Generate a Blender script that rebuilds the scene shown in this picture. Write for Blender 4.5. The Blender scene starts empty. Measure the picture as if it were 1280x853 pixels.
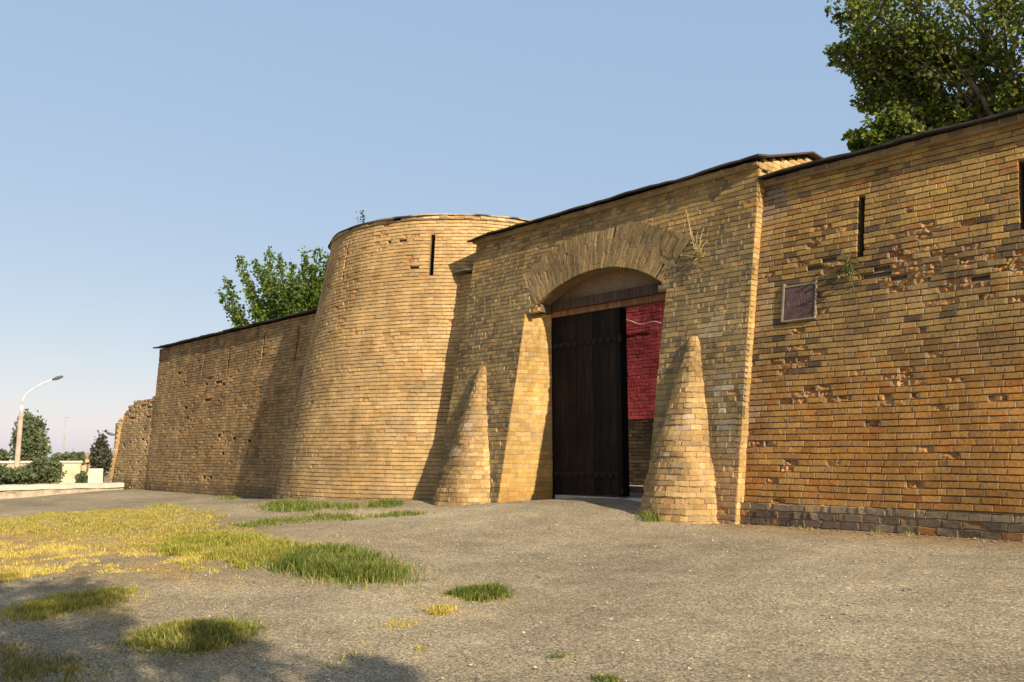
import bpy, math, random
import numpy as np

# ------------------------------------------------------------------ camera, world, sun, exposure
scene = bpy.context.scene
col = scene.collection
rng = np.random.default_rng(7)
random.seed(7)
R = math.radians

EYE = 1.75
FOC = 1033.0                      # focal length in pixels of a 1280 px wide picture
PITCH = math.atan(143.5 / FOC)
HEAD = math.atan2(0.702358924, -0.725251360)   # heading in the XY plane
cam_d = bpy.data.cameras.new('camera')
cam = bpy.data.objects.new('camera', cam_d)
col.objects.link(cam)
cam.location = (0, 0, EYE)
cam.rotation_euler = (R(90) + PITCH, 0, HEAD - R(90))
cam_d.sensor_width = 36.0
cam_d.lens = 36.0 * FOC / 1280.0
cam_d.clip_start = 0.05
cam_d.clip_end = 8000
scene.camera = cam

SUN_EL = R(27.5)
SUN_AZ = R(7.5)                  # how far the sun stands in front of the plane of the walls
sdir = np.array([math.cos(SUN_EL) * math.cos(SUN_AZ), -math.cos(SUN_EL) * math.sin(SUN_AZ), math.sin(SUN_EL)])
world = bpy.data.worlds.new('World')
scene.world = world
world.use_nodes = True
wn = world.node_tree
bg = wn.nodes['Background']
sky = wn.nodes.new('ShaderNodeTexSky')
sky.sky_type = 'NISHITA'
sky.sun_disc = False
sky.sun_elevation = SUN_EL
sky.sun_rotation = math.atan2(sdir[0], sdir[1])
sky.altitude = 300
sky.air_density = 1.0
sky.dust_density = 0.9
sky.ozone_density = 1.0
dusty = wn.nodes.new('ShaderNodeMix'); dusty.data_type = 'RGBA'; dusty.blend_type = 'MULTIPLY'; dusty.inputs[0].default_value = 1
dusty.inputs[7].default_value = (1.0, 0.64, 0.32, 1)          # dust takes the blue out of the low sky
wn.links.new(sky.outputs[0], dusty.inputs[6]); wn.links.new(dusty.outputs[2], bg.inputs[0])
bg.inputs[1].default_value = 0.05
haze_bg = wn.nodes.new('ShaderNodeBackground')          # even, milky summer haze added to the clear sky
haze_bg.inputs[0].default_value = (0.172, 0.262, 0.41, 1)
haze_bg.inputs[1].default_value = 1.0
add = wn.nodes.new('ShaderNodeAddShader')
wn.links.new(bg.outputs[0], add.inputs[0]); wn.links.new(haze_bg.outputs[0], add.inputs[1])
wn.links.new(add.outputs[0], wn.nodes['World Output'].inputs[0])

sun_d = bpy.data.lights.new('sun', 'SUN')
sun_d.energy = 5.0
sun_d.angle = R(0.55)
sun_d.color = (1.0, 0.89, 0.71)
sun = bpy.data.objects.new('sun', sun_d)
col.objects.link(sun)
from mathutils import Vector, Matrix
sun.rotation_euler = Vector(sdir).to_track_quat('Z', 'Y').to_euler()
scene.view_settings.view_transform = 'Standard'
scene.view_settings.look = 'None'
scene.view_settings.gamma = 1
scene.view_settings.use_curve_mapping = False
scene.view_settings.exposure = 0.65

# ------------------------------------------------------------------ where things stand (numbers taken from the perspective)
XC = np.array([0.69567854, -0.71835324]); YC = np.array([0.71835324, 0.69567854])
CAMP = np.array([0, 0, EYE])
def ray(x, y):
    a, b = (x - 640) / FOC, -(y - 426.5) / FOC
    cp, sp = math.cos(PITCH), math.sin(PITCH)
    r, f, u = a, cp - b * sp, sp + b * cp
    return np.array([r * XC[0] + f * XC[1], r * YC[0] + f * YC[1], u])
def onY(x, y, Y0, b=0.0, z0=0.9):
    r = ray(x, y); t = (Y0 + b * (EYE - z0)) / (r[1] - b * r[2]); return CAMP + t * r
def onZ(x, y, z):
    r = ray(x, y); return CAMP + r * (z - EYE) / r[2]
def atD(x, y, D):
    r = ray(x, y); return CAMP + r * D / math.hypot(r[0], r[1])
GX = [-60, -40, -24, -22, -19, -15.5, -14, -13, -12, -10.7, -9.3, -8, -7.4, -3, 5, 30]
GZ = [.40, .45, .45, .55, .74, .74, .70, .77, .86, .88, .78, .68, .66, .67, .6, .5]
def ground_z(X, Y):
    return np.interp(X, GX, GZ) * np.clip(np.asarray(Y) / 11.8, -1.2, 1.0)
def onG(x, y):
    z = .4
    for i in range(50):
        p = onZ(x, y, z); z = .7 * z + .3 * float(ground_z(p[0], p[1]))
    return p

# ------------------------------------------------------------------ numpy value noise
_perm = rng.permutation(512)
_val = rng.random(512)
def vnoise(x, y, z):
    x, y, z = np.broadcast_arrays(np.asarray(x, float), np.asarray(y, float), np.asarray(z, float))
    xi, yi, zi = np.floor(x).astype(int), np.floor(y).astype(int), np.floor(z).astype(int)
    fx, fy, fz = x - xi, y - yi, z - zi
    fx, fy, fz = [f * f * (3 - 2 * f) for f in (fx, fy, fz)]
    def h(a, b, c): return _val[_perm[(_perm[(_perm[a % 512] + b) % 512] + c) % 512]]
    out = 0
    for dx in (0, 1):
        for dy in (0, 1):
            for dz in (0, 1):
                out = out + h(xi + dx, yi + dy, zi + dz) * (fx if dx else 1 - fx) * (fy if dy else 1 - fy) * (fz if dz else 1 - fz)
    return out
def fbm(x, y, z, o=3):
    s = 0; a = .5; t = 0
    for k in range(o):
        s = s + a * vnoise(np.asarray(x) * 2 ** k + 17 * k, np.asarray(y) * 2 ** k + 5 * k, np.asarray(z) * 2 ** k + 11 * k); t += a; a *= .5
    return s / t

# ------------------------------------------------------------------ object helpers
def empty(name, loc):
    o = bpy.data.objects.new(name, None); o.location = loc; o.empty_display_size = .3
    col.objects.link(o); return o
def tag(o, label=None, cat=None, group=None, kind=None):
    for k, v in (('label', label), ('category', cat), ('group', group), ('kind', kind)):
        if v: o[k] = v
    return o
def parent(o, p):
    if p is not None:
        o.parent = p
        o.matrix_parent_inverse = Matrix.Translation(-Vector(p_world(p)))
def p_world(p):
    v = Vector((0, 0, 0)); q = p
    while q is not None:
        v += q.location
        if q.parent is not None: v += q.matrix_parent_inverse.translation
        q = q.parent
    return v
def mesh_np(name, verts, faces, mat, par=None, colors=None, smooth=False, mats=None, fmat=None):
    """faces: list of int arrays (m,k); all indices absolute."""
    me = bpy.data.meshes.new(name)
    verts = np.asarray(verts, np.float32)
    fl = [np.asarray(f, np.int32) for f in faces if len(f)]
    me.vertices.add(len(verts)); me.vertices.foreach_set('co', verts.ravel())
    nl = sum(f.size for f in fl); nf = sum(len(f) for f in fl)
    me.loops.add(nl); me.loops.foreach_set('vertex_index', np.concatenate([f.ravel() for f in fl]))
    sizes = np.concatenate([np.full(len(f), f.shape[1], np.int32) for f in fl])
    starts = np.concatenate([[0], np.cumsum(sizes)[:-1]]).astype(np.int32)
    me.polygons.add(nf); me.polygons.foreach_set('loop_start', starts)
    try: me.polygons.foreach_set('loop_total', sizes)
    except Exception: pass
    me.polygons.foreach_set('use_smooth', np.full(nf, bool(smooth)))
    if colors is not None:
        at = me.color_attributes.new('tint', 'FLOAT_COLOR', 'POINT')
        c = np.ones((len(verts), 4), np.float32); c[:, :3] = colors
        at.data.foreach_set('color', c.ravel())
    me.update(calc_edges=True); me.validate()
    for m in (mats or [mat]): me.materials.append(m)
    if fmat is not None: me.polygons.foreach_set('material_index', np.asarray(fmat, np.int32))
    o = bpy.data.objects.new(name, me); col.objects.link(o)
    parent(o, par)
    return o
class MB:
    """collects vertices, faces and per-vertex tints for ONE mesh"""
    def __init__(s): s.v = []; s.f = []; s.c = []; s.n = 0
    def add(s, v, f, c=(1, 1, 1)):
        v = np.asarray(v, float).reshape(-1, 3)
        s.v.append(v); 
        for q in (f if isinstance(f, list) else [f]):
            q = np.asarray(q, int)
            if q.size: s.f.append(q + s.n)
        c = np.asarray(c, float)
        s.c.append(np.broadcast_to(c, (len(v), 3)) if c.ndim == 1 else c)
        s.n += len(v)
    def box(s, x0, x1, y0, y1, z0, z1, c=(1, 1, 1)):
        v = [(x, y, z) for z in (z0, z1) for y in (y0, y1) for x in (x0, x1)]
        s.hexa(v, c)
    def hexa(s, v, c=(1, 1, 1)):   # order x fastest, then y, then z
        s.add(v, np.array([(0, 2, 3, 1), (4, 5, 7, 6), (0, 1, 5, 4), (2, 6, 7, 3), (0, 4, 6, 2), (1, 3, 7, 5)]), c)
    def grid(s, P, c=(1, 1, 1)):
        P = np.asarray(P, float); a, b = P.shape[:2]
        idx = np.arange(a * b).reshape(a, b)
        f = np.stack([idx[:-1, :-1], idx[:-1, 1:], idx[1:, 1:], idx[1:, :-1]], -1).reshape(-1, 4)
        cc = np.asarray(c, float)
        s.add(P.reshape(-1, 3), f, cc if cc.ndim == 1 else cc.reshape(-1, 3))
    def tube(s, pts, rad, n=8, c=(1, 1, 1), caps=True):
        pts = np.asarray(pts, float); k = len(pts)
        rad = np.broadcast_to(np.asarray(rad, float), (k,))
        T = np.gradient(pts, axis=0); T /= np.linalg.norm(T, axis=1)[:, None] + 1e-9
        up = np.array([0, 0, 1.]) if abs(T[0][2]) < .9 else np.array([1., 0, 0])
        V = []
        for i in range(k):
            a = np.cross(T[i], up); a /= np.linalg.norm(a) + 1e-9; b = np.cross(T[i], a)
            th = np.arange(n) * 2 * math.pi / n
            V.append(pts[i] + rad[i] * (np.cos(th)[:, None] * a + np.sin(th)[:, None] * b))
        V = np.array(V); idx = np.arange(k * n).reshape(k, n); nx = np.roll(idx, -1, 1)
        f = np.stack([idx[:-1], nx[:-1], nx[1:], idx[1:]], -1).reshape(-1, 4)
        fl = [f]
        if caps: fl += [idx[0][None, ::-1], idx[-1][None]]
        s.add(V.reshape(-1, 3), fl, c)
    def build(s, name, mat, par=None, smooth=False):
        return mesh_np(name, np.concatenate(s.v), s.f, mat, par, np.concatenate(s.c), smooth)

# ------------------------------------------------------------------ materials
def mat(name, base=(.5, .5, .5), rough=.9, tint=False, spec=.25):
    m = bpy.data.materials.new(name); m.use_nodes = True
    nt = m.node_tree; b = nt.nodes['Principled BSDF']
    b.inputs['Base Color'].default_value = (*base, 1); b.inputs['Roughness'].default_value = rough
    b.inputs['Specular IOR Level'].default_value = spec
    return m, nt, b
def node(nt, t, **kw):
    n = nt.nodes.new(t)
    for k, v in kw.items():
        if k in n.inputs: n.inputs[k].default_value = v
        else: setattr(n, k, v)
    return n
def noise_mul(nt, src, scale, lo, hi, detail=4, coord=None, rough=.6):
    n = node(nt, 'ShaderNodeTexNoise', Scale=scale, Detail=detail, Roughness=rough)
    if coord is not None: nt.links.new(coord, n.inputs['Vector'])
    mr = node(nt, 'ShaderNodeMapRange'); mr.inputs[1].default_value = .3; mr.inputs[2].default_value = .7
    mr.inputs[3].default_value = lo; mr.inputs[4].default_value = hi
    nt.links.new(n.outputs['Fac'], mr.inputs[0])
    mx = node(nt, 'ShaderNodeMix', data_type='RGBA', blend_type='MULTIPLY'); mx.inputs[0].default_value = 1
    nt.links.new(src, mx.inputs[6]); nt.links.new(mr.outputs[0], mx.inputs[7])
    return mx.outputs[2]
def bump(nt, b, scale, strength, dist, coord, detail=5, prev=None, rough=.65):
    n = node(nt, 'ShaderNodeTexNoise', Scale=scale, Detail=detail, Roughness=rough)
    nt.links.new(coord, n.inputs['Vector'])
    bp = node(nt, 'ShaderNodeBump'); bp.inputs['Strength'].default_value = strength; bp.inputs['Distance'].default_value = dist
    nt.links.new(n.outputs['Fac'], bp.inputs['Height'])
    if prev is not None: nt.links.new(prev, bp.inputs['Normal'])
    nt.links.new(bp.outputs[0], b.inputs['Normal'])
    return bp.outputs[0]
def tint_mat(name, rough=.92, lo1=.72, hi1=1.2, s1=1.1, lo2=.78, hi2=1.18, s2=38, bs=.5, bd=.006, spec=.15, sat=1.0, val=1.0):
    m, nt, b = mat(name, rough=rough, spec=spec)
    a = node(nt, 'ShaderNodeAttribute', attribute_name='tint')
    tc = node(nt, 'ShaderNodeTexCoord'); c = tc.outputs['Object']
    hs = node(nt, 'ShaderNodeHueSaturation'); hs.inputs['Saturation'].default_value = sat; hs.inputs['Value'].default_value = val
    nt.links.new(a.outputs['Color'], hs.inputs['Color'])
    o = noise_mul(nt, hs.outputs[0], s1, lo1, hi1, 5, c)
    mp = node(nt, 'ShaderNodeMapping'); mp.inputs['Scale'].default_value = (2.6, 2.6, .28); nt.links.new(c, mp.inputs[0])
    o = noise_mul(nt, o, 1.0, .80, 1.14, 5, mp.outputs[0], .7)
    o = noise_mul(nt, o, s2, lo2, hi2, 4, c)
    nt.links.new(o, b.inputs['Base Color'])
    p = bump(nt, b, 70, bs, bd, c)
    bump(nt, b, 260, bs * .6, bd * .4, c, 3, p)
    return m
M_brick = tint_mat('weathered_brick', sat=1.10, val=.96)
M_paint = tint_mat('painted_brick')
M_core = tint_mat('mud_mortar', s1=.8, lo1=.8, hi1=1.1)
M_roof = tint_mat('roof_felt', rough=.7, bs=.4)
M_wood = None
def wood(name, base, rough=.7):
    m, nt, b = mat(name, base, rough, spec=.2)
    tc = node(nt, 'ShaderNodeTexCoord'); mp = node(nt, 'ShaderNodeMapping'); mp.inputs['Scale'].default_value = (9, 9, .7)
    nt.links.new(tc.outputs['Object'], mp.inputs[0])
    rgb = node(nt, 'ShaderNodeRGB'); rgb.outputs[0].default_value = (*base, 1)
    o = noise_mul(nt, rgb.outputs[0], 3, .45, 1.5, 6, mp.outputs[0])
    o = noise_mul(nt, o, 1.2, .7, 1.2, 3, tc.outputs['Object'])
    nt.links.new(o, b.inputs['Base Color'])
    bump(nt, b, 6, .5, .01, mp.outputs[0])
    return m
M_wood = wood('dark_door_wood', (.013, .008, .005), .85)
M_beam = wood('brown_beam_wood', (.085, .05, .032))
def tinted_wood(name):
    m, nt, b = mat(name, rough=.8, spec=.15)
    a = node(nt, 'ShaderNodeAttribute', attribute_name='tint'); tc = node(nt, 'ShaderNodeTexCoord'); mp = node(nt, 'ShaderNodeMapping'); mp.inputs['Scale'].default_value = (11, 11, .6)
    nt.links.new(tc.outputs['Object'], mp.inputs[0])
    o = noise_mul(nt, a.outputs['Color'], 2.5, .4, 1.8, 7, mp.outputs[0], .7); o = noise_mul(nt, o, 1.3, .6, 1.5, 4, tc.outputs['Object'])
    nt.links.new(o, b.inputs['Base Color']); bump(nt, b, 5, .7, .012, mp.outputs[0]); return m
M_plank = tinted_wood('old_door_planks')
M_iron = mat('rusty_iron', (.016, .012, .010), .75, spec=.25)[0]
def plain(name, base, rough=.85, s=3, lo=.75, hi=1.15, bs=.3, bd=.01, bscale=25):
    m, nt, b = mat(name, base, rough, spec=.2)
    tc = node(nt, 'ShaderNodeTexCoord'); rgb = node(nt, 'ShaderNodeRGB'); rgb.outputs[0].default_value = (*base, 1)
    o = noise_mul(nt, rgb.outputs[0], s, lo, hi, 6, tc.outputs['Object'])
    o = noise_mul(nt, o, s * 9, .85, 1.1, 4, tc.outputs['Object'])
    nt.links.new(o, b.inputs['Base Color'])
    bump(nt, b, bscale, bs, bd, tc.outputs['Object'])
    return m
def foliage(name, transl=.35, rough=.55):
    m, nt, b = mat(name, rough=rough, spec=.3)
    a = node(nt, 'ShaderNodeAttribute', attribute_name='tint')
    nt.links.new(a.outputs['Color'], b.inputs['Base Color'])
    tr = node(nt, 'ShaderNodeBsdfTranslucent')
    mx = node(nt, 'ShaderNodeMixShader'); mx.inputs[0].default_value = transl
    hs = node(nt, 'ShaderNodeHueSaturation'); hs.inputs['Value'].default_value = 1.5; hs.inputs['Saturation'].default_value = 1.1
    nt.links.new(a.outputs['Color'], hs.inputs['Color']); nt.links.new(hs.outputs[0], tr.inputs[0])
    nt.links.new(b.outputs[0], mx.inputs[1]); nt.links.new(tr.outputs[0], mx.inputs[2])
    nt.links.new(mx.outputs[0], nt.nodes['Material Output'].inputs[0])
    return m
M_leaf = foliage('tree_leaves', .42)
M_grass = foliage('grass_blades', .3, .7)
M_bark = plain('bark', (.16, .12, .085), s=8, lo=.6, hi=1.25, bs=.8, bd=.02)

# ------------------------------------------------------------------ brickwork
def lay_bricks(mb, courses, surf, L, joint, nx, ny, tint, damage=None, mortar=(.40, .32, .21), dm=.004, db=.02,
               depth=.075, jit=.0035, headers=0.0, edge=.005, tilt=.003, seg=.25, round_=.0, wav=1.0):
    """courses: (z0,z1,[(s0,s1),...]) ; surf(s,z,d)->xyz ; one mesh with every brick modelled and the joints raked."""
    nx, ny = max(nx, 3), max(ny, 3)
    flat_surf = surf; sd = rng.uniform(0, 90)
    def surf(s_, z_, d_):
        wz = (fbm(s_ * .55, z_ * .4, sd, 3) - .5) * .05 * wav
        wd = (fbm(s_ * .8, z_ * .9, sd + 7.7, 3) - .5) * .05 * wav
        return flat_surf(s_, z_ + wz, d_ + wd)
    for k, (z0, z1, ivs) in enumerate(courses):
        h = z1 - z0
        for (sa, sb) in ivs:
            if sb - sa < .02: continue
            W = []; pos = sa - ((k % 2) * .5 * L + rng.uniform(-.04, .04)) % L
            edges = [sa]
            p = pos
            while True:
                w = L * (.5 if rng.random() < headers else 1) * rng.uniform(.93, 1.07)
                p += w
                if p > sb - .05: break
                if p > sa + .05: edges.append(p)
            edges.append(sb)
            e = np.array(edges); s0, s1 = e[:-1], e[1:]; n = len(s0)
            zc = (z0 + z1) / 2; sc = (s0 + s1) / 2
            sp = np.zeros(n); miss = np.zeros(n, bool)
            if damage is not None: sp, miss = damage(sc, np.full(n, zc))
            base = tint(sc, np.full(n, zc), sp)
            # bed joint under the course, then the upright joints between neighbouring bricks
            m = max(2, int((sb - sa) / seg) + 1)
            ss = np.linspace(sa, sb, m)
            zz = np.array([z0 - joint * .5 - .003, z0 - joint * .5 - .003, z0 + joint * .5 + .003, z0 + joint * .5 + .003])
            dd = np.array([-.1, -db, -db, -.1])
            S, Z = np.meshgrid(ss, zz); D = np.repeat(dd[:, None], m, 1) + rng.uniform(-.002, .002, S.shape)
            mb.grid(surf(S, Z, D), np.array(mortar) * rng.uniform(.75, 1.1))
            js = e[1:-1][~(miss[:-1] | miss[1:])]
            if len(js):
                nj = len(js); hw = joint * .62 + .002
                zt_ = np.array([[z0 + joint * .45], [z1 - joint * .45]])
                q = []
                dj = -dm - rng.uniform(0, .004, nj)
                for (o_, d_) in ((-hw, -.1), (-hw, None), (hw, None), (hw, -.1)):
                    for zz_ in (z0 + joint * .45, z1 - joint * .45):
                        q.append(surf(js + o_, np.full(nj, zz_), dj if d_ is None else np.full(nj, d_)))
                V = np.stack(q, 1)          # (nj, 8, 3)
                Fq = np.array([(0, 2, 3, 1), (2, 4, 5, 3), (4, 6, 7, 5)])
                cj = np.repeat(np.array(mortar)[None] * rng.uniform(.7, 1.25, nj)[:, None], 8, 0)
                mb.add(V.reshape(-1, 3), (Fq[None] + (np.arange(nj) * 8)[:, None, None]).reshape(-1, 4), cj)
            keep = ~miss
            if not keep.any(): continue
            s0, s1, sp, base = s0[keep], s1[keep], sp[keep], base[keep]; n = len(s0)
            g = joint * rng.uniform(.6, 1.2, n)
            ea, eb = .022, .062
            a = np.concatenate([[0], np.linspace(ea, 1 - ea, nx - 1), [1]]); b = np.concatenate([[0], np.linspace(eb, 1 - eb, ny - 1), [1]])
            A, B = np.meshgrid(a, b)            # (ny+1,nx+1)
            ss0 = s0 + g / 2; ww = (s1 - s0) - g
            zz0 = z0 + joint / 2 + rng.uniform(-.2, .2, n) * joint; hh = (h - joint) * rng.uniform(.96, 1.03, n)
            S = ss0[:, None, None] + A * ww[:, None, None]
            Z = zz0[:, None, None] + B * hh[:, None, None] + (A - .5) * rng.uniform(-tilt, tilt, n)[:, None, None] * 1.2
            S = S + rng.uniform(-jit, jit, S.shape); Z = Z + rng.uniform(-jit, jit, Z.shape) * .7
            bd = (A == 0) | (A == 1) | (B == 0) | (B == 1)
            cn = ((A == 0) | (A == 1)) & ((B == 0) | (B == 1))
            D = rng.uniform(-.003, .003, n)[:, None, None] + (A - .5) * rng.uniform(-tilt, tilt, n)[:, None, None] + rng.uniform(-jit * .4, jit * .4, S.shape)
            D = D - np.where(bd, edge, 0) - np.where(cn, edge, 0) + np.zeros_like(S)
            if round_ > 0: S = S + np.where(cn, (.5 - A) * round_, 0); Z = Z + np.where(cn, (.5 - B) * round_, 0)
            q = vnoise(S * 13, Z * 22, 3.3 + k) ; q2 = vnoise(S * 31, Z * 40, 9.1 + k)
            cut = np.clip((q * .65 + q2 * .35) - .33, 0, 1) * 2.2
            D = D - sp[:, None, None] * cut
            cexp = np.repeat(np.repeat(base[:, None, None, :], ny + 1, 1), nx + 1, 2)
            fresh = np.clip(sp[:, None, None] * cut / .02, 0, 1)[..., None]
            fc = np.array([.43, .23, .105]) * (.75 + .5 * q2[..., None])
            cexp = cexp * (1 - fresh) + fc * fresh
            nv = (nx + 1) * (ny + 1)
            idx = np.arange(nv).reshape(ny + 1, nx + 1)
            front = np.stack([idx[:-1, :-1], idx[:-1, 1:], idx[1:, 1:], idx[1:, :-1]], -1).reshape(-1, 4)
            loop = np.concatenate([idx[0, :], idx[1:, -1], idx[-1, -2::-1], idx[-2:0:-1, 0]])
            nr = len(loop)
            ring = np.arange(nr) + nv
            side = np.stack([loop, ring, np.roll(ring, -1), np.roll(loop, -1)], -1)
            Sf, Zf, Df = S.reshape(n, -1), Z.reshape(n, -1), D.reshape(n, -1)
            Sr, Zr = Sf[:, loop], Zf[:, loop]; Dr = np.full_like(Sr, -depth)
            P = surf(np.concatenate([Sf, Sr], 1), np.concatenate([Zf, Zr], 1), np.concatenate([Df, Dr], 1))
            C = np.concatenate([cexp.reshape(n, nv, 3), cexp.reshape(n, nv, 3)[:, loop]], 1)
            F = np.concatenate([front, side])[None] + (np.arange(n) * (nv + nr))[:, None, None]
            mb.add(P.reshape(-1, 3), F.reshape(-1, 4), C.reshape(-1, 3))

def cut(ivs, a, b):
    out = []
    for (s, e) in ivs:
        if b <= s or a >= e: out.append((s, e)); continue
        if a > s: out.append((s, a))
        if b < e: out.append((b, e))
    return out
def flat(Y0, bt, m=0.0, X0=0.0, z0=.9):
    nrm = np.array([m, -1, bt]); nrm = nrm / np.linalg.norm(nrm)
    def f(s, z, d):
        return np.stack([s + d * nrm[0], Y0 + bt * (z - z0) + m * (s - X0) + d * nrm[1], z + d * nrm[2]], -1)
    return f
def blob(s, z, items):
    v = np.zeros_like(s)
    for (x, zz, rx, rz, st) in items:
        d = ((s - x) / rx) ** 2 + ((z - zz) / rz) ** 2
        v = np.maximum(v, st * np.exp(-d * 1.2))
    return v
def pick(n, pal, w=None):
    pal = np.array(pal); i = rng.choice(len(pal), n, p=w); return pal[i]
CH = .098                           # height of one course
BATTER = .2

def core_front(mb, surf, s0, s1, z0, z1, holes, d=-.1, deep=-.75, c=(.2, .15, .1), ds=.5, dz=.5, zmax=None):
    """backing sheet behind the bricks with real recesses where the slits are"""
    S = list(np.arange(s0, s1, ds)) + [s1]; Z = list(np.arange(z0, z1, dz)) + [z1]
    for (a, b, lo, hi) in holes:
        S += [a - .003, a, b, b + .003]; Z += [lo - .003, lo, hi, hi + .003]
    S = np.array(sorted(S)); Z = np.array(sorted(Z))
    SS, ZZ = np.meshgrid(S, Z); D = np.full_like(SS, d)
    for (a, b, lo, hi) in holes:
        D[(SS > a - 1e-4) & (SS < b + 1e-4) & (ZZ > lo - 1e-4) & (ZZ < hi + 1e-4)] = deep
    mb.grid(surf(SS, ZZ, D), c)

def coping(name, surf, s0, s1, ztop, par, proj=.13, back=1.1, th=.035, c=(.06, .055, .05), ds=.17, sag=.02, rise=.12, seed=0):
    """roofing sheet lying on the wall head, its front edge a little wavy"""
    r2 = np.random.default_rng(seed)
    S = np.arange(s0, s1 + ds * .5, ds); S[-1] = s1
    wob = np.where((S / .95).astype(int) % 2 == 0, .014, 0) + (fbm(S * .9, seed + 1.3, 0.5, 3) - .5) * 2 * sag + r2.uniform(-.4, .4, len(S)) * sag * .5
    pr = proj + (fbm(S * 1.7, seed + 7.7, 2.5, 3) - .5) * .08 + r2.uniform(-.012, .012, len(S))
    mb = MB()
    front = surf(S, np.full_like(S, ztop), pr); front[:, 2] = ztop + wob
    bk = surf(S, np.full_like(S, ztop), -back + 0 * S); bk[:, 2] = ztop + rise + wob * .5
    up = np.array([0, 0, th])
    P = np.stack([front, front + up, bk + up, bk, front], 0)
    cc = np.broadcast_to(np.array(c), P.shape) * (.7 + .6 * r2.random((1, len(S), 1)))
    mb.grid(P, cc)
    for i in (0, -1):
        mb.add(P[:4, i], np.array([(0, 1, 2, 3)]), c)
    return mb.build(name, M_roof, par)

# ================================================================== GROUND
TX_, TY_ = -18.9, 16.08
def build_ground():
    xs = np.concatenate([[-3000, -1200, -500, -200, -100, -70, -55, -46, -40], np.arange(-36, -14, .4), np.arange(-14, 1, .14), np.arange(1, 16, .6), [18, 24, 34, 60, 120, 400, 1500, 3000]])
    ys = np.concatenate([[-3000, -1000, -300, -120, -60, -40, -28, -20, -14], np.arange(-10, 0, .8), np.arange(0, 13.4, .14), np.arange(13.5, 20, .5), [21, 24, 30, 40, 60, 100, 200, 500, 1500, 3000]])
    X, Y = np.meshgrid(xs, ys)
    Z = ground_z(X, Y)
    Z = np.where(X > 16, Z, Z)
    # undulation
    near = np.exp(-((X + 8) / 22) ** 2 - ((Y - 5) / 14) ** 2)
    Z = Z + near * ((fbm(X * .8, Y * .8, 1.1, 3) - .5) * .05 + (fbm(X * 4, Y * 4, 7.1, 2) - .5) * .022)
    # the land drops beyond the end of the walls
    drop = np.clip((-34.2 - X) / 2.5, 0, 1)
    Z = Z - drop * 2.6
    # lasting colour of the ground: pale worn track to the gate, brown soil by the walls, straw litter under the dry grass
    T = np.ones(X.shape + (3,))
    def mixc(T, f, c): return T * (1 - f[..., None]) + np.array(c) * f[..., None]
    n_ = fbm(X * .7, Y * .7, 3.3, 3); n2_ = fbm(X * 2.4, Y * 2.4, 8.3, 3)
    tr = np.exp(-((Y - (9.9 + .10 * (X + 12))) / 1.1) ** 2) * np.clip((-9.5 - X) / 3, 0, 1) * np.clip((X + 24) / 4, 0, 1)
    T = mixc(T, tr * .8, (1.38, 1.36, 1.3))
    base_ = np.clip((Y - 11.1 + (n2_ - .5) * .7) / .5, 0, 1) * np.clip((X + 7.6) / .3, 0, 1)
    T = mixc(T, base_ * .7, (.95, .74, .5))
    base2 = np.clip(1 - (np.hypot(X - TX_, Y - TY_) - 5.35) / .6 + (n2_ - .5), 0, 1)
    T = mixc(T, base2 * .5, (.85, .72, .52))
    straw = np.zeros(X.shape)
    for (px_, py_, rx_, ry_) in [(110, 662, 6.5, 1.3), (250, 672, 3.2, 1.2), (0, 660, 8, 1.2), (330, 690, 1.6, .7), (40, 705, 2.6, .5), (110, 755, .9, .35), (245, 798, .7, .35), (420, 710, .9, .6), (590, 745, .4, .25), (555, 763, .35, .15), (200, 712, 1.3, .25)]:
        g_ = onG(px_, py_); straw = np.maximum(straw, np.exp(-((X - g_[0]) / rx_) ** 2 - ((Y - g_[1]) / ry_) ** 2))
    straw = np.clip(straw * (.35 + 1.3 * n2_), 0, 1) * np.clip((n_ - .25) * 3, .2, 1)
    T = mixc(T, straw * .9, (1.5, 1.15, .5))
    rut = np.clip((fbm(X * .5 + Y * .5, (Y - X) * 2.2, 4.7, 3) - .55) * 5, 0, 1)
    T = T * (1 - .13 * rut[..., None])
    mb = MB(); mb.grid(np.stack([X, Y, Z], -1), T)
    m, nt, b = mat('dusty_asphalt', (.2, .18, .15), .95, spec=.1)
    tc = node(nt, 'ShaderNodeTexCoord'); c = tc.outputs['Object']
    n1 = node(nt, 'ShaderNodeTexNoise', Scale=.35, Detail=6, Roughness=.6); nt.links.new(c, n1.inputs['Vector'])
    r1 = node(nt, 'ShaderNodeValToRGB')
    r1.color_ramp.elements[0].position = .35; r1.color_ramp.elements[0].color = (.255, .203, .128, 1)
    r1.color_ramp.elements[1].position = .65; r1.color_ramp.elements[1].color = (.375, .302, .195, 1)
    nt.links.new(n1.outputs['Fac'], r1.inputs[0])
    o = noise_mul(nt, r1.outputs[0], 2.2, .82, 1.12, 6, c)
    o = noise_mul(nt, o, 45, .62, 1.32, 6, c, .8)
    o = noise_mul(nt, o, 14, .85, 1.13, 4, c, .7)
    # pale and dark stone chips
    v = node(nt, 'ShaderNodeTexVoronoi', Scale=66); nt.links.new(c, v.inputs['Vector'])
    sep = node(nt, 'ShaderNodeSeparateColor'); nt.links.new(v.outputs['Color'], sep.inputs[0])
    rr = node(nt, 'ShaderNodeValToRGB'); e = rr.color_ramp.elements
    e[0].position = 0; e[0].color = (.33, .33, .33, 1); e[1].position = .16; e[1].color = (.78, .78, .78, 1)
    x = e.new(.6); x.color = (1.02, 1.0, .97, 1); x = e.new(.8); x.color = (1.35, 1.32, 1.25, 1); x = e.new(.97); x.color = (1.8, 1.75, 1.65, 1)
    nt.links.new(sep.outputs[0], rr.inputs[0])
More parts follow.
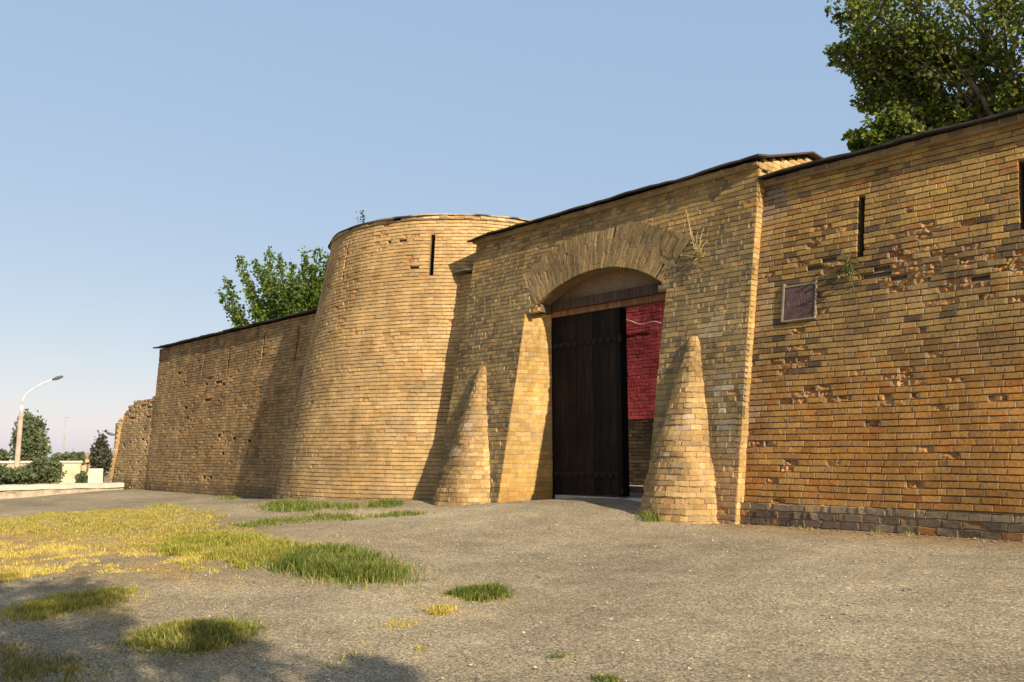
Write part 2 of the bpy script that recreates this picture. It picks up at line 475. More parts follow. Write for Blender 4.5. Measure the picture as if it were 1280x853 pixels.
    gt = node(nt, 'ShaderNodeAttribute', attribute_name='tint'); gm = node(nt, 'ShaderNodeMix', data_type='RGBA', blend_type='MULTIPLY'); gm.inputs[0].default_value = 1
    nt.links.new(o, gm.inputs[6]); nt.links.new(gt.outputs['Color'], gm.inputs[7]); o = gm.outputs[2]
    mx = node(nt, 'ShaderNodeMix', data_type='RGBA', blend_type='MULTIPLY'); mx.inputs[0].default_value = .9
    nt.links.new(o, mx.inputs[6]); nt.links.new(rr.outputs[0], mx.inputs[7])
    nt.links.new(mx.outputs[2], b.inputs['Base Color'])
    vb = node(nt, 'ShaderNodeBump'); vb.inputs['Strength'].default_value = .8; vb.inputs['Distance'].default_value = .012
    nt.links.new(sep.outputs[1], vb.inputs['Height'])
    p = bump(nt, b, 26, .75, .02, c, 7, vb.outputs[0], .72)
    g = mb.build('ground', m, None, True)
    tag(g, kind='structure')
build_ground()

# ================================================================== RIGHT WALL
def right_wall():
    root = tag(empty('fortress_wall', (-4, 12.3, .6)), 'battered brick wall with plaque and slits running right of the gatehouse', 'wall')
    sf = flat(12.3, BATTER)
    XL, XR = -7.3, 1.2
    slits = [(-5.505, -5.405, 4.98, 6.03), (-3.17, -3.06, 4.95, 6.02), (-.8, -.7, 4.95, 6.02)]
    courses = []
    nC = int(round((6.62 - 1.0) / CH))
    h = (6.62 - 1.0) / nC
    for k in range(nC):
        z0, z1 = 1.0 + k * h, 1.0 + (k + 1) * h
        iv = [(XL, XR)]
        for (a, b, lo, hi) in slits:
            if z1 > lo + .03 and z0 < hi - .03: iv = cut(iv, a, b)
        courses.append((z0, z1, iv))
    zones = [(-5.7, 4.75, 1.0, .5, 1.0), (-4.8, 4.6, 1.2, .55, 1.0), (-3.9, 4.55, 1.1, .6, 1.0), (-3.2, 4.3, .6, .4, .7), (-6.75, 3.5, .5, .35, .9), (-6.3, 2.75, .9, .25, .75),
             (-5.3, 3.0, .5, .18, .5), (-4.5, 2.95, .9, .22, .9), (-4.3, 2.55, .8, .15, .6), (-4.6, 3.85, .6, .2, .4), (-5.7, 3.7, .35, .12, .5), (-5.4, 2.2, .8, .1, .4),
             (-6.9, 2.2, .35, .8, .7), (-4.4, 1.75, 1.1, .12, .55), (-6.2, 1.75, .9, .12, .5), (-4.3, 5.5, .5, .3, .5), (-6.2, 5.6, .35, .3, .5), (-3.8, 5.9, .6, .2, .3), (-1.5, 3.6, 1.2, .8, .6)]
    def damage(s, z):
        p = blob(s, z, zones) * .95 + .025
        p = p * np.clip((fbm(s * 1.7, z * 4.2, 4.4, 3) - .3) * 3.0, .05, 1.25)
        r = rng.random(len(s))
        sp = np.where(r < p, rng.uniform(.02, .1, len(s)), 0)
        miss = rng.random(len(s)) < np.where(p > .4, .07, .0)
        return sp, miss
    soot = [(-4.3, 6.25, 1.2, .35, .5), (-5.9, 4.55, 1.1, .5, .55), (-5.0, 5.6, .35, .7, .55), (-3.3, 5.5, .4, .6, .5), (-7.25, 3.6, .25, 2.6, .5), (-3.6, 4.2, .8, .3, .3), (-3.3, 3.1, .5, .25, .45), (-4.6, 4.35, .7, .3, .4)]
    def tint(s, z, sp):
        n = len(s)
        up = pick(n, [(.41, .26, .10), (.44, .285, .115), (.35, .22, .095), (.37, .195, .085), (.24, .15, .075)], [.32, .24, .2, .12, .12])
        lowc = pick(n, [(.40, .215, .082), (.375, .19, .072), (.41, .235, .092), (.35, .16, .064), (.31, .165, .07)], [.36, .26, .2, .09, .09])
        mid = pick(n, [(.35, .235, .105), (.38, .255, .115), (.32, .21, .10), (.36, .2, .085)], [.4, .3, .2, .1])
        t = np.clip((z - 2.7) / .7, 0, 1)[:, None] * (1 - np.clip((z - 4.5) / .5, 0, 1)[:, None])
        u = np.clip((z - 3.6) / .8, 0, 1)[:, None]
        c = lowc * (1 - u) + up * u
        c = c * (1 - t * .8) + mid * t * .8
        c = c * rng.uniform(.85, 1.15, n)[:, None]
        grime = np.clip((fbm(s * 1.1, z * 2.4, 21.7, 4) - .5) * 4.5, 0, .8) * np.clip((z - 2.4) / 1.2, .25, 1)
        g = np.maximum(blob(s, z, soot), grime)[:, None] * rng.uniform(.5, 1.1, n)[:, None]
        c = c * (1 - .75 * g) + np.array([.07, .055, .04]) * .6 * g
        dk = ((rng.random(n) < .55 * np.clip(blob(s, z, zones[:5]) * 1.1, 0, 1)) * rng.uniform(.35, .95, n))[:, None]
        c = c * (1 - dk) + np.array([.085, .062, .045]) * dk
        pale = (blob(s, z, [(-7.05, 6.15, .2, .4, .8), (-7.1, 5.0, .15, 1.6, .35), (-7.15, 2.4, .2, .5, .6)]) * rng.random(n))[:, None]
        return c * (1 - pale) + np.array([.5, .44, .36]) * pale
    mb = MB()
    lay_bricks(mb, courses, sf, .245, .017, 8, 4, tint, damage, mortar=(.31, .24, .155), dm=.004, db=.034, jit=.004, headers=.08, depth=.1)
    # two projecting courses under the roofing
    sfo = flat(12.185, BATTER)
    lay_bricks(mb, [(6.625, 6.72, [(XL + .02, XR)])], sfo, .245, .012, 4, 3, lambda s, z, sp: pick(len(s), [(.24, .17, .09), (.19, .13, .075), (.29, .2, .1)]), None, jit=.006, depth=.2, tilt=.012)
    o = mb.build('brickwork', M_brick, root)
    # plinth of dark worn bricks
    pm = MB()
    sp_ = flat(12.21, .04)
    def ptint(s, z, sp):
        c = pick(len(s), [(.17, .125, .085), (.2, .15, .1), (.145, .11, .08), (.25, .17, .1), (.33, .17, .08)], [.34, .28, .22, .1, .06]) * rng.uniform(.8, 1.2, len(s))[:, None]
        top = np.clip((z - .90) / .03, 0, 1)[:, None]
        return c * (1 - top * .6) + np.array([.34, .26, .17]) * top * .6
    lay_bricks(pm, [(.43 + .114 * k, .43 + .114 * (k + 1), [(XL - .06, XR)]) for k in range(5)], sp_, .27, .013, 6, 4, ptint,
               lambda s, z: (np.where(rng.random(len(s)) < .08, .02, 0.), np.zeros(len(s), bool)), mortar=(.24, .19, .13), dm=.008, db=.014, jit=.008, edge=.012, tilt=.02, headers=.3, round_=.03, depth=.12)
    S = np.linspace(XL - .06, XR, 40); D = np.array([.0, -.12, -.25]); SS, DD = np.meshgrid(S, D)
    pm.grid(sp_(SS, np.full_like(SS, .996), DD - .004), (.33, .26, .17))
    pm.build('plinth', M_brick, root)
    cm = MB()
    core_front(cm, sf, XL, XR, .3, 6.72, slits)
    P = sf(np.array([XL, XR]), np.array([6.72, 6.72]), np.array([-.1, -.1]))
    Q = sf(np.array([XL, XR]), np.array([.3, .3]), np.array([-.1, -.1]))
    yb = 14.6
    top = np.array([P[0], P[1], [XR, yb, 6.72], [XL, yb, 6.72]])
    bot = np.array([Q[0], Q[1], [XR, yb, .3], [XL, yb, .3]])
    cm.add(np.concatenate([top, bot]), np.array([(0, 1, 2, 3), (1, 5, 6, 2), (2, 6, 7, 3), (3, 7, 4, 0)]), (.3, .23, .15))
    cm.build('core', M_core, root)
    coping('roof', sf, XL + .03, XR, 6.73, root, proj=.23, sag=.03, c=(.055, .048, .04), seed=3)
right_wall()

# ================================================================== GATEHOUSE
YG = 12.1
AX, AZ, AR, AE = -10.9, 2.80, 2.82, 3.82      # arch centre and radii
def face_y(z): return YG + BATTER * (z - .9)
def gatehouse():
    root = tag(empty('gatehouse', (-11, 12.6, .8)), 'tall brick gatehouse with a shallow arch over its open gate', 'gatehouse')
    sf = flat(YG, BATTER)
    XL, XR = -15.02, -7.27
    JL, JR, SPL = -12.9, -9.1, -12.56
    ZT = 6.98
    nC = int(round((ZT - .5) / CH)); h = (ZT - .5) / nC
    courses = []
    for k in range(nC):
        z0, z1 = .5 + k * h, .5 + (k + 1) * h
        zm = (z0 + z1) / 2
        iv = [(XL, XR)]
        if zm < 4.9: iv = cut(iv, JL, JR)
        if zm >= 4.9 and zm < AZ + AE:
            half = math.sqrt(max(0, (AE - .02) ** 2 - (z1 - AZ) ** 2))
            # the ring springs on a radial line
            lim = 2.30
            if zm < AZ + AE * math.cos(math.asin(lim / AE)):
                rad = (zm - AZ) * lim / (AE * math.cos(math.asin(lim / AE))); half = min(half, rad - .03)
            iv = cut(iv, AX - half, AX + half)
        courses.append((z0, z1, iv))
    soot = [(-8.1, 5.75, .9, .3, .85), (-8.3, 5.2, .8, .6, .6), (-9.0, 4.9, .8, .5, .4), (-7.8, 4.2, .6, .9, .35), (-14.2, 5.2, .8, .6, .35), (-13.4, 4.1, .7, .8, .3), (-7.6, 5.75, .5, .2, .6),
            (-14.4, 2.5, .7, 1.2, .2), (-7.8, 1.8, .5, .8, .35)]
    def damage(s, z):
        r = rng.random(len(s)); p = .05 + .12 * fbm(s * .9, z * 1.4, 8.8, 2)
        return np.where(r < p, rng.uniform(.008, .035, len(s)), 0), rng.random(len(s)) < .003
    def tint(s, z, sp):
        n = len(s)
        c = pick(n, [(.29, .205, .10), (.32, .23, .115), (.25, .18, .09), (.36, .245, .105), (.19, .14, .08)], [.3, .23, .22, .12, .13]) * rng.uniform(.8, 1.18, n)[:, None]
        gr = (np.clip((fbm(s * .8, z * 1.3, 31.7, 4) - .5) * 3.5, 0, .6) * rng.uniform(.3, 1.1, n))[:, None]
        c = c * (1 - gr) + np.array([.09, .07, .045]) * gr
        w = np.clip((z - 5.6) / .5, 0, 1)[:, None]
        c = c * (1 - w) + c * np.array([1.22, 1.15, 1.05]) * w
        g = (blob(s, z, soot) * rng.uniform(.6, 1.1, n))[:, None]
        c = c * (1 - .7 * g) + np.array([.06, .05, .038]) * .7 * g
        red = np.clip((2.2 - z) / .8, 0, 1)[:, None] * (s > -8.6)[:, None] * .6
        c = c * (1 - red) + np.array([.27, .155, .085]) * red
        pale = (blob(s, z, [(-7.6, 2.7, .35, .5, .9), (-8.0, 4.0, .3, .3, .3)]) * (rng.random(n) < .35))[:, None] * .8
        return c * (1 - pale) + np.array([.5, .45, .38]) * pale
    mb = MB()
    lay_bricks(mb, courses, sf, .245, .016, 5, 4, tint, damage, mortar=(.37, .29, .18), dm=.000, db=.014, jit=.006, headers=.45, edge=.006, tilt=.007)
    # arch ring, bricks set on end
    def ring(s, z, d):
        th = s / 3.3
        return sf(AX + z * np.sin(th), AZ + z * np.cos(th), d)
    def rtint(s, z, sp):
        n = len(s); x = AX + s / 3.3 * 3.3
        c = pick(n, [(.30, .21, .105), (.33, .235, .12), (.27, .19, .098), (.31, .205, .098), (.245, .175, .092)]) * rng.uniform(.88, 1.14, n)[:, None]
        zz = AZ + z * np.cos(s / 3.3); xx = AX + z * np.sin(s / 3.3)
        g = (blob(xx, zz, [(-9.6, 6.1, .8, .35, .8), (-10.8, 6.0, .9, .25, .5), (-11.9, 5.9, .7, .3, .45), (-12.8, 5.7, .6, .4, .4)]) * rng.uniform(.5, 1.1, n))[:, None]
        return c * (1 - .7 * g) + np.array([.06, .05, .038]) * .7 * g
    def fan(s, z, d): return ring(z, s, d + .003)      # s: radius, z: arc length
    phi = math.asin(1.70 / AR) * 3.3
    nv = int(2 * phi / .068); dv = (2 * phi - .02) / nv
    lay_bricks(mb, [(-phi + .01 + i * dv, -phi + .01 + (i + 1) * dv, [(AR, AE - rng.uniform(0, .05))]) for i in range(nv)], fan, .27, .009, 4, 3,
               lambda s, z, sp: rtint(z, s, sp), damage, mortar=(.31, .24, .15), dm=.002, db=.010, jit=.0035, edge=.004, tilt=.004, seg=.3)
    # reveal left of the gate, splayed, fully in the sun
    LJ = math.hypot(.3, 1.6)
    def jamb(s, z, d):       # s: distance from the inner edge outwards to the face of the wall
        t = s
        x = -12.6 - .3 * t; y = 13.45 + (face_y(z) - 13.45) * t
        return np.stack([x + d * .98, y - d * .15, z + 0 * d], -1)
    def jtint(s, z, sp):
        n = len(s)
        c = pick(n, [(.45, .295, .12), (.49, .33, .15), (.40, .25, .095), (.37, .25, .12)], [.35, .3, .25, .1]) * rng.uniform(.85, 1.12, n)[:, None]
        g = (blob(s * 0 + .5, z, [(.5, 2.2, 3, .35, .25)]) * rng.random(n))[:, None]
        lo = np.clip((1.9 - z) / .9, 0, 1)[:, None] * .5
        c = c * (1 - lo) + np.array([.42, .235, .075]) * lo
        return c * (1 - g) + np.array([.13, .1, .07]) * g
    jc = []
    k = 0; z = .5
    while z < 4.88:
        jc.append((z, z + h, [(.0, .997)])); z += h
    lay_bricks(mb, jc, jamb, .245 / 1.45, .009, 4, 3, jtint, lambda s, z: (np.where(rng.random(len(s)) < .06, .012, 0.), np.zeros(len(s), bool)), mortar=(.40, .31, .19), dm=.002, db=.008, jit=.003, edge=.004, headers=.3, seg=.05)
    # right flank: lit strip beside the wall and the gable above it
    def flank(s, z, d):
        return np.stack([XR + d, face_y(z) + s, z + 0 * s], -1)
    fc = []
    z = .5
    while z < 7.6:
        z1 = z + h; zm = (z + z1) / 2
        if zm < 6.3: iv = [(.0, .28)]
        else:
            y0 = 13.26 + max(0, (zm - 7.06) / .29); y1 = 16.4
            iv = [(max(0, y0 - face_y(zm)), y1 - face_y(zm))]
            if zm > 7.62: iv = []
        fc.append((z, z1, iv)); z = z1
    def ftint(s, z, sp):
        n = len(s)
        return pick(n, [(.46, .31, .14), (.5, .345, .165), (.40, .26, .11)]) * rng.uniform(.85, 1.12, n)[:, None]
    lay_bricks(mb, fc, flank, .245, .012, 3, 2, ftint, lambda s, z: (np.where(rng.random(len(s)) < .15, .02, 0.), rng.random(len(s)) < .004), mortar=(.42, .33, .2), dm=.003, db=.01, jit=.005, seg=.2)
    # cornice courses
    sfo = flat(YG - .12, BATTER)
    lay_bricks(mb, [(ZT, ZT + .085, [(XL - .02, XR + .03)])], sfo, .245, .012, 3, 2, lambda s, z, sp: pick(len(s), [(.3, .22, .12), (.25, .18, .1), (.35, .26, .14)]), None, jit=.006, depth=.22, tilt=.012)
    mb.build('brickwork', M_brick, root)
    # body of the building: piers, passage and the mass over the arch
    cm = MB()
    xs = [XL + .1, -13.0, JL, SPL] + list(np.linspace(-12.55, -9.22, 25)) + [JR + .12, XR - .1]
    def low(x):
        if x <= -12.95 or x >= JR + .1: return .2
        if x < SPL - .02: return 4.92
        return AZ + math.sqrt(max(0, (AR + .03) ** 2 - (x - AX) ** 2))
    segs = [(XL + .1, -13.0, .2, .2), (-13.0, -12.55, 4.92, 4.92)]
    arcx = np.linspace(-12.58, -9.22, 26)
    for a, b in zip(arcx[:-1], arcx[1:]): segs.append((a, b, AZ + math.sqrt((AR + .02) ** 2 - (a - AX) ** 2), AZ + math.sqrt((AR + .02) ** 2 - (b - AX) ** 2)))
    segs.append((-9.22, JR + .1, 4.95, 4.95)); segs.append((JR + .1, XR - .1, .2, .2))
    dark = (.27, .2, .13)
    back = 15.7
    def fx(x, y):          # the passage narrows to the door frame
        return x
    for (a, b, la, lb) in segs:
        n0 = .1
        v = []
        for z_ in (0, 1):
            for y_ in (0, 1):
                for x_, lo_ in ((a, la), (b, lb)):
                    zz = lo_ if z_ == 0 else ZT + .06
                    yy = face_y(zz) + n0 if y_ == 0 else back
                    v.append((x_, yy, zz))
        cm.hexa(v, (.13, .095, .06) if la == 4.92 else dark)  # block at the arch spring coloured darker, standing in for shade there
    # inner pier behind the splayed reveal (carries the door frame)
    cm.hexa([(-13.2, 13.0, .2), (-12.66, 13.46, .2), (-13.2, back, .2), (-12.75, back, .2), (-13.2, 13.0, 4.95), (-12.66, 13.46, 4.95), (-13.2, back, 4.95), (-12.75, back, 4.95)], dark)
    # gable mass under the roof
    cm.add([(XR - .08, 13.3, ZT), (XR - .08, 15.25, 7.62), (XR - .08, back, 7.58), (XR - .08, back, ZT), (XL + .1, 13.3, ZT), (XL + .1, 15.25, 7.62), (XL + .1, back, 7.58), (XL + .1, back, ZT)],
           [np.array([(0, 1, 5, 4), (1, 2, 6, 5), (2, 3, 7, 6)]), np.array([(0, 3, 2, 1), (4, 5, 6, 7)])], dark)
    cm.build('core', M_core, root)
    # recessed plaster panel in the arch
    tm = MB()
    xs = np.linspace(-12.75, -9.0, 24)
    zt = AZ + np.sqrt(np.maximum((AR + .1) ** 2 - (xs - AX) ** 2, 0))
    lo = np.full_like(xs, 5.15)
    for (yy) in (13.46,):
        P = np.stack([np.stack([xs, yy + 0 * xs, lo], -1), np.stack([xs, yy + 0 * xs, np.maximum(zt, lo + .02)], -1)], 0)
        tm.grid(P, (.24, .165, .095))
        P2 = P.copy(); P2[..., 1] += .2; tm.grid(P2, (.3, .21, .125))
    tm.build('plaster_panel', M_core, root)
    bm_ = MB(); bm_.box(-12.95, -8.9, 13.36, 13.75, 4.96, 5.17)
    bm_.build('lintel_beam', M_beam, root)
    bf = MB(); bf.box(-12.95, -8.9, 13.43, 13.7, 4.83, 4.957); bf.build('door_head', wood('warm_fascia_wood', (.24, .115, .05)), root)
    for (fa, fb) in ((-12.69, -12.58), (-9.2, -9.05)):
        fr = MB(); fr.box(fa, fb, 13.47, 13.62, .6, 4.84); fr.build('door_post', M_wood, root)
    # doors: the left leaf closed, the right one swung inwards
    dm = MB(); dcol = lambda: np.array([(.010, .007, .0045), (.014, .009, .0055), (.008, .0065, .005), (.02, .012, .007)][rng.integers(0, 4)])
    w = 1.86; n = 8
    x0 = -12.6
    for i in range(n):
        a, b = x0 + i * w / n, x0 + (i + 1) * w / n - .006
        y = 13.48 + rng.uniform(-.004, .004)
        dm.box(a, b, y, y + .09, .93 + rng.uniform(0, .02), 4.83, dcol())
    dm.box(x0 + w - .03, x0 + w + .09, 13.44, 13.66, .93, 4.82, (.006, .005, .004))      # meeting stile, near-black colour stands in for shadow on the leaf edge
    for zz in (1.35, 2.6, 4.1): dm.box(x0, x0 + w, 13.575, 13.66, zz, zz + .18, (.014, .01, .007))
    d1 = dm.build('door_leaf', M_plank, root)
    d1['label'] = 'closed dark plank door leaf with two rows of studs'
    for zz in (4.18, 1.36):
        st = MB(); st.box(x0 + .04, x0 + w - .05, 13.462, 13.475, zz - .05, zz + .05)
        for i in range(9):
            cx = x0 + .16 + i * (w - .34) / 8
            th = np.linspace(0, 2 * math.pi, 9)[:-1]
            ringp = [(cx + r_ * math.cos(t), yy, zz + r_ * math.sin(t)) for (r_, yy) in ((.045, 13.462), (.038, 13.435), (.016, 13.42)) for t in th]
            idx = np.arange(24).reshape(3, 8); nx_ = np.roll(idx, -1, 1)
            st.add(ringp, [np.stack([idx[:-1], nx_[:-1], nx_[1:], idx[1:]], -1).reshape(-1, 4), idx[2][None]])
        st.build('stud_strap', M_iron, d1)
    for (za, zb) in ((4.1, 4.24), (1.0, 1.1)):
        hb = MB(); hb.box(x0 + w + .05, x0 + w + .115, 13.42, 13.5, za, zb); hb.build('latch', M_iron, d1)
    d2 = MB()
    for i in range(n):
        a, b = 13.62 + i * w / n, 13.62 + (i + 1) * w / n - .006
        d2.box(-9.22, -9.13, a, b, .95, 4.82)
    d2.build('door_leaf', M_wood, root)['label'] = 'door leaf swung open into the passage'
    # roof sheet, front eave to ridge to back
    S = np.arange(XL - .12, XR + .16, .2)
    wob = (fbm(S * .8, 3.3, .7, 3) - .5) * .07 + rng.uniform(-.008, .008, len(S))
    kick = np.where(S < -14.3, (-14.3 - S) * -.10, 0)
    prof = [(13.30 - .22, 7.07), (13.5, 7.16), (15.25, 7.70), (16.2, 7.66), (16.9, 7.6)]
    rm = MB(); rows = []
    for (yy, zz) in prof: rows.append(np.stack([S, yy + (fbm(S * 2.1, yy, 9.7, 2) - .5) * .05, zz + wob * (1 if yy < 14 else .4) + kick], -1))
    top = [r + np.array([0, 0, .035]) for r in rows]
    P = np.array(rows[::-1] + top + [rows[-1]])
    rm.grid(P, (.07, .055, .042))
    for i in (0, -1): rm.add(P[:-1, i], np.arange(10)[None], (.07, .055, .042))
    rm.build('roof', M_roof, root)
    # tin flashing where the lower roof meets the flank
    fm = MB(); fm.grid([[(-7.2, 13.46, 6.78), (-6.3, 13.46, 6.80)], [(-7.2, 14.1, 6.99), (-6.3, 14.1, 6.86)]], (.55, .56, .52))
    fm.build('flashing', M_roof, root)
    # threshold step
    sm = MB(); sm.box(-12.58, -9.2, 13.5, 15.6, .6, .905, (.5, .46, .4)); sm.box(-13.4, -11.0, 16.3, 16.7, .6, 1.02, (.6, .55, .45)); sm.build('threshold', M_core, root)
gatehouse()

# ================================================================== LINK WALL AND TOWER
def link_wall():
    root = tag(empty('link_wall', (-15.8, 12.6, .7)), 'narrow strip of brick wall wedged between the round tower and the gatehouse', 'wall')
    sf = flat(12.5, .17)
    nC = int(round((6.3 - .5) / CH)); h = (6.3 - .5) / nC
    mb = MB()
    tint = lambda s, z, sp: pick(len(s), [(.38, .26, .125), (.34, .235, .12), (.42, .28, .13)]) * rng.uniform(.85, 1.12, len(s))[:, None]
    lay_bricks(mb, [(.5 + k * h, .5 + (k + 1) * h, [(-17.2, -14.9)]) for k in range(nC)], sf, .245, .012, 3, 2, tint, None, mortar=(.38, .29, .18))
    mb.build('brickwork', M_brick, root)
    cm = MB(); core_front(cm, sf, -17.2, -14.9, .3, 6.3, []); cm.build('core', M_core, root)
    coping('roof', sf, -16.35, -15.0, 6.33, root, proj=.2, c=(.2, .19, .17), seed=5, rise=.05)
link_wall()

TX, TY, RT, ZTT, RB, ZB = -18.9, 16.08, 3.83, 8.03, 5.21, .55
TSL = (RB - RT) / (ZTT - ZB)
def tower():
    root = tag(empty('round_tower', (TX, TY, .6)), 'round brick corner tower leaning inwards, left of the gatehouse', 'tower')
    def rad(z): return RB - TSL * (z - ZB)
    RM = 4.5
    cs, sn = math.cos(math.atan(TSL)), math.sin(math.atan(TSL))
    def sf(s, z, d):
        th = s / RM          # angle from -Y towards +X
        r = rad(z) + d * cs
        return np.stack([TX + r * np.sin(th), TY - r * np.cos(th), z + d * sn], -1)
    def th_of(x, y, zlo):    # angle where a picture point meets the tower
        r = ray(x, y); best = None
        for t in np.linspace(10, 32, 4000):
            p = CAMP + r * t
            if math.hypot(p[0] - TX, p[1] - TY) < rad(p[2]): best = p; break
        if best is None: return None
        return math.atan2(best[0] - TX, -(best[1] - TY)), best[2]
    t1 = th_of(541, 293, 7); t1b = th_of(538, 346, 6)
    t2 = th_of(436, 304, 7); t2b = th_of(429, 350, 6)
    S1, S2 = t1[0] * RM, t2[0] * RM
    slits = [(S1 - .055, S1 + .07, t1b[1], t1[1]), (S2 - .03, S2 + .03, t2b[1], t2[1])]
    s0, s1 = R(-100) * RM, R(85) * RM
    zb = .65; nC = int(round((7.86 - zb) / CH)); h = (7.86 - zb) / nC
    courses = []
    for k in range(nC):
        z0, z1 = zb + k * h, zb + (k + 1) * h
        iv = [(s0, s1)]
        for (a, b, lo, hi) in slits:
            if z1 > lo + .03 and z0 < hi - .03: iv = cut(iv, a, b)
        courses.append((z0, z1, iv))
    zones = [(.3, 6.0, .4, 1.0, .8), (.4, 5.2, .5, .3, .6), (1.8, 4.6, .8, .3, .5), (.6, 3.9, 2, .2, .35), (2.0, 7.3, 1.4, .3, .6), (-.8, 7.2, 1.5, .3, .35), (1.2, 3.3, .8, .2, .5), (-1.8, 4.8, .2, .3, .7), (-2.2, 3.3, .2, .3, .9), (2.6, 6.6, .5, .4, .5)]
    def damage(s, z):
        p = blob(s, z, zones) * .6 + .07 * np.clip((fbm(s * 1.3, z * 3, 6.1, 3) - .35) * 3, 0, 1)
        r = rng.random(len(s))
        return np.where(r < p, rng.uniform(.012, .06, len(s)), 0), rng.random(len(s)) < np.where(p > .3, .04, .0)
    def tint(s, z, sp):
        n = len(s)
        c = pick(n, [(.48, .325, .165), (.505, .345, .178), (.455, .30, .145), (.465, .295, .135), (.40, .275, .145)], [.34, .28, .2, .11, .07]) * rng.uniform(.91, 1.09, n)[:, None]
        rows = (fbm(z * 1.1, .3 + 0 * s, s * .15, 3))[:, None]
        c = c * (.88 + .22 * rows)
        w = (blob(s, z, [(.2, 6.4, .7, .8, .5), (-.4, 6.9, 1.6, .5, .3), (.3, 5.0, .6, .7, .3), (2.3, 6.8, .8, .5, .4), (-2.5, 2.0, .8, 1.4, .2)]) * rng.uniform(.4, 1.1, n))[:, None]
        c = c * (1 - w) + np.array([.3, .185, .08]) * w
        lo = np.clip((1.3 - z) / .7, 0, 1)[:, None] * .3
        return c * (1 - lo) + np.array([.33, .21, .11]) * lo
    mb = MB()
    lay_bricks(mb, courses, sf, .25, .016, 4, 3, tint, damage, mortar=(.38, .29, .175), dm=.004, db=.027, jit=.005, headers=.12, seg=.2, tilt=.006)
    # crown courses standing proud, uneven
    def sfo(s, z, d): return sf(s, z, d + .05)
    def crown_t(s, z, sp): return pick(len(s), [(.45, .32, .16), (.36, .26, .14), (.52, .39, .22)]) * rng.uniform(.8, 1.1, len(s))[:, None]
    lay_bricks(mb, [(7.865, 7.95, [(s0, s1)])], sfo, .25, .012, 3, 2, crown_t, lambda s, z: (np.where(rng.random(len(s)) < .3, .04, 0.), rng.random(len(s)) < .012), jit=.008, tilt=.012, depth=.16)
    mb.build('brickwork', M_brick, root)
    pm = MB()
    def sfp(s, z, d): return sf(s, z, d + .07)
    lay_bricks(pm, [(.28 + k * .11, .39 + k * .11, [(s0, s1)]) for k in range(4)], sfp, .26, .012, 3, 3,
               lambda s, z, sp: pick(len(s), [(.36, .26, .15), (.3, .22, .13), (.4, .29, .165)]) * rng.uniform(.8, 1.1, len(s))[:, None], None, jit=.008, edge=.01, tilt=.015, depth=.14, mortar=(.33, .26, .17))
    SS, DD = np.meshgrid(np.linspace(s0, s1, 60), np.array([0., -.12, -.2])); pm.grid(sfp(SS, np.full_like(SS, .716), DD), (.36, .28, .18))
    pm.build('plinth', M_brick, root)
    cm = MB()
    core_front(cm, sf, R(-180) * RM, R(180) * RM, .3, 7.9, slits, ds=.3)
    th = np.linspace(0, 2 * math.pi, 49)
    rt = rad(7.9) - .1
    disc = np.stack([np.stack([TX + r_ * np.cos(th), TY + r_ * np.sin(th), 7.9 + 0 * th], -1) for r_ in (rt, .01)])
    cm.grid(disc, (.3, .24, .16))
    cm.build('core', M_core, root)
    # roofing felt on top with a ragged rim
    rm = MB()
    th = np.linspace(-math.pi, math.pi, 181)
    ro = rad(7.95) + .09 + (fbm(th * 5, 2.2, 1.1, 3) - .5) * .14
    zo = 7.955 + (fbm(th * 4, 5.2, 6.1, 3) - .5) * .10 - .02 * np.cos(th + 1.2)
    def rowp(r_, z_): return np.stack([TX + r_ * np.sin(th), TY - r_ * np.cos(th), z_], -1)
    P = np.stack([rowp(ro * .5, 8.0 + 0 * th), rowp(ro - .25, zo), rowp(ro, zo), rowp(ro, zo + .035), rowp(ro - .2, zo + .05), rowp(ro * .5, 8.12 + 0 * th), rowp(.01 + 0 * th, 8.16 + 0 * th)])
    cc = np.ones(P.shape) * np.array([.05, .05, .048])
    pale = (np.clip((th - .15) / .3, 0, 1) * (fbm(th * 9, 1.1, 3.1, 2) > .38))[None, :, None]
    cc = cc * (1 - pale) + np.array([.36, .3, .22]) * pale
    rm.grid(P, cc)
    rm.build('roof', M_roof, root)
tower()

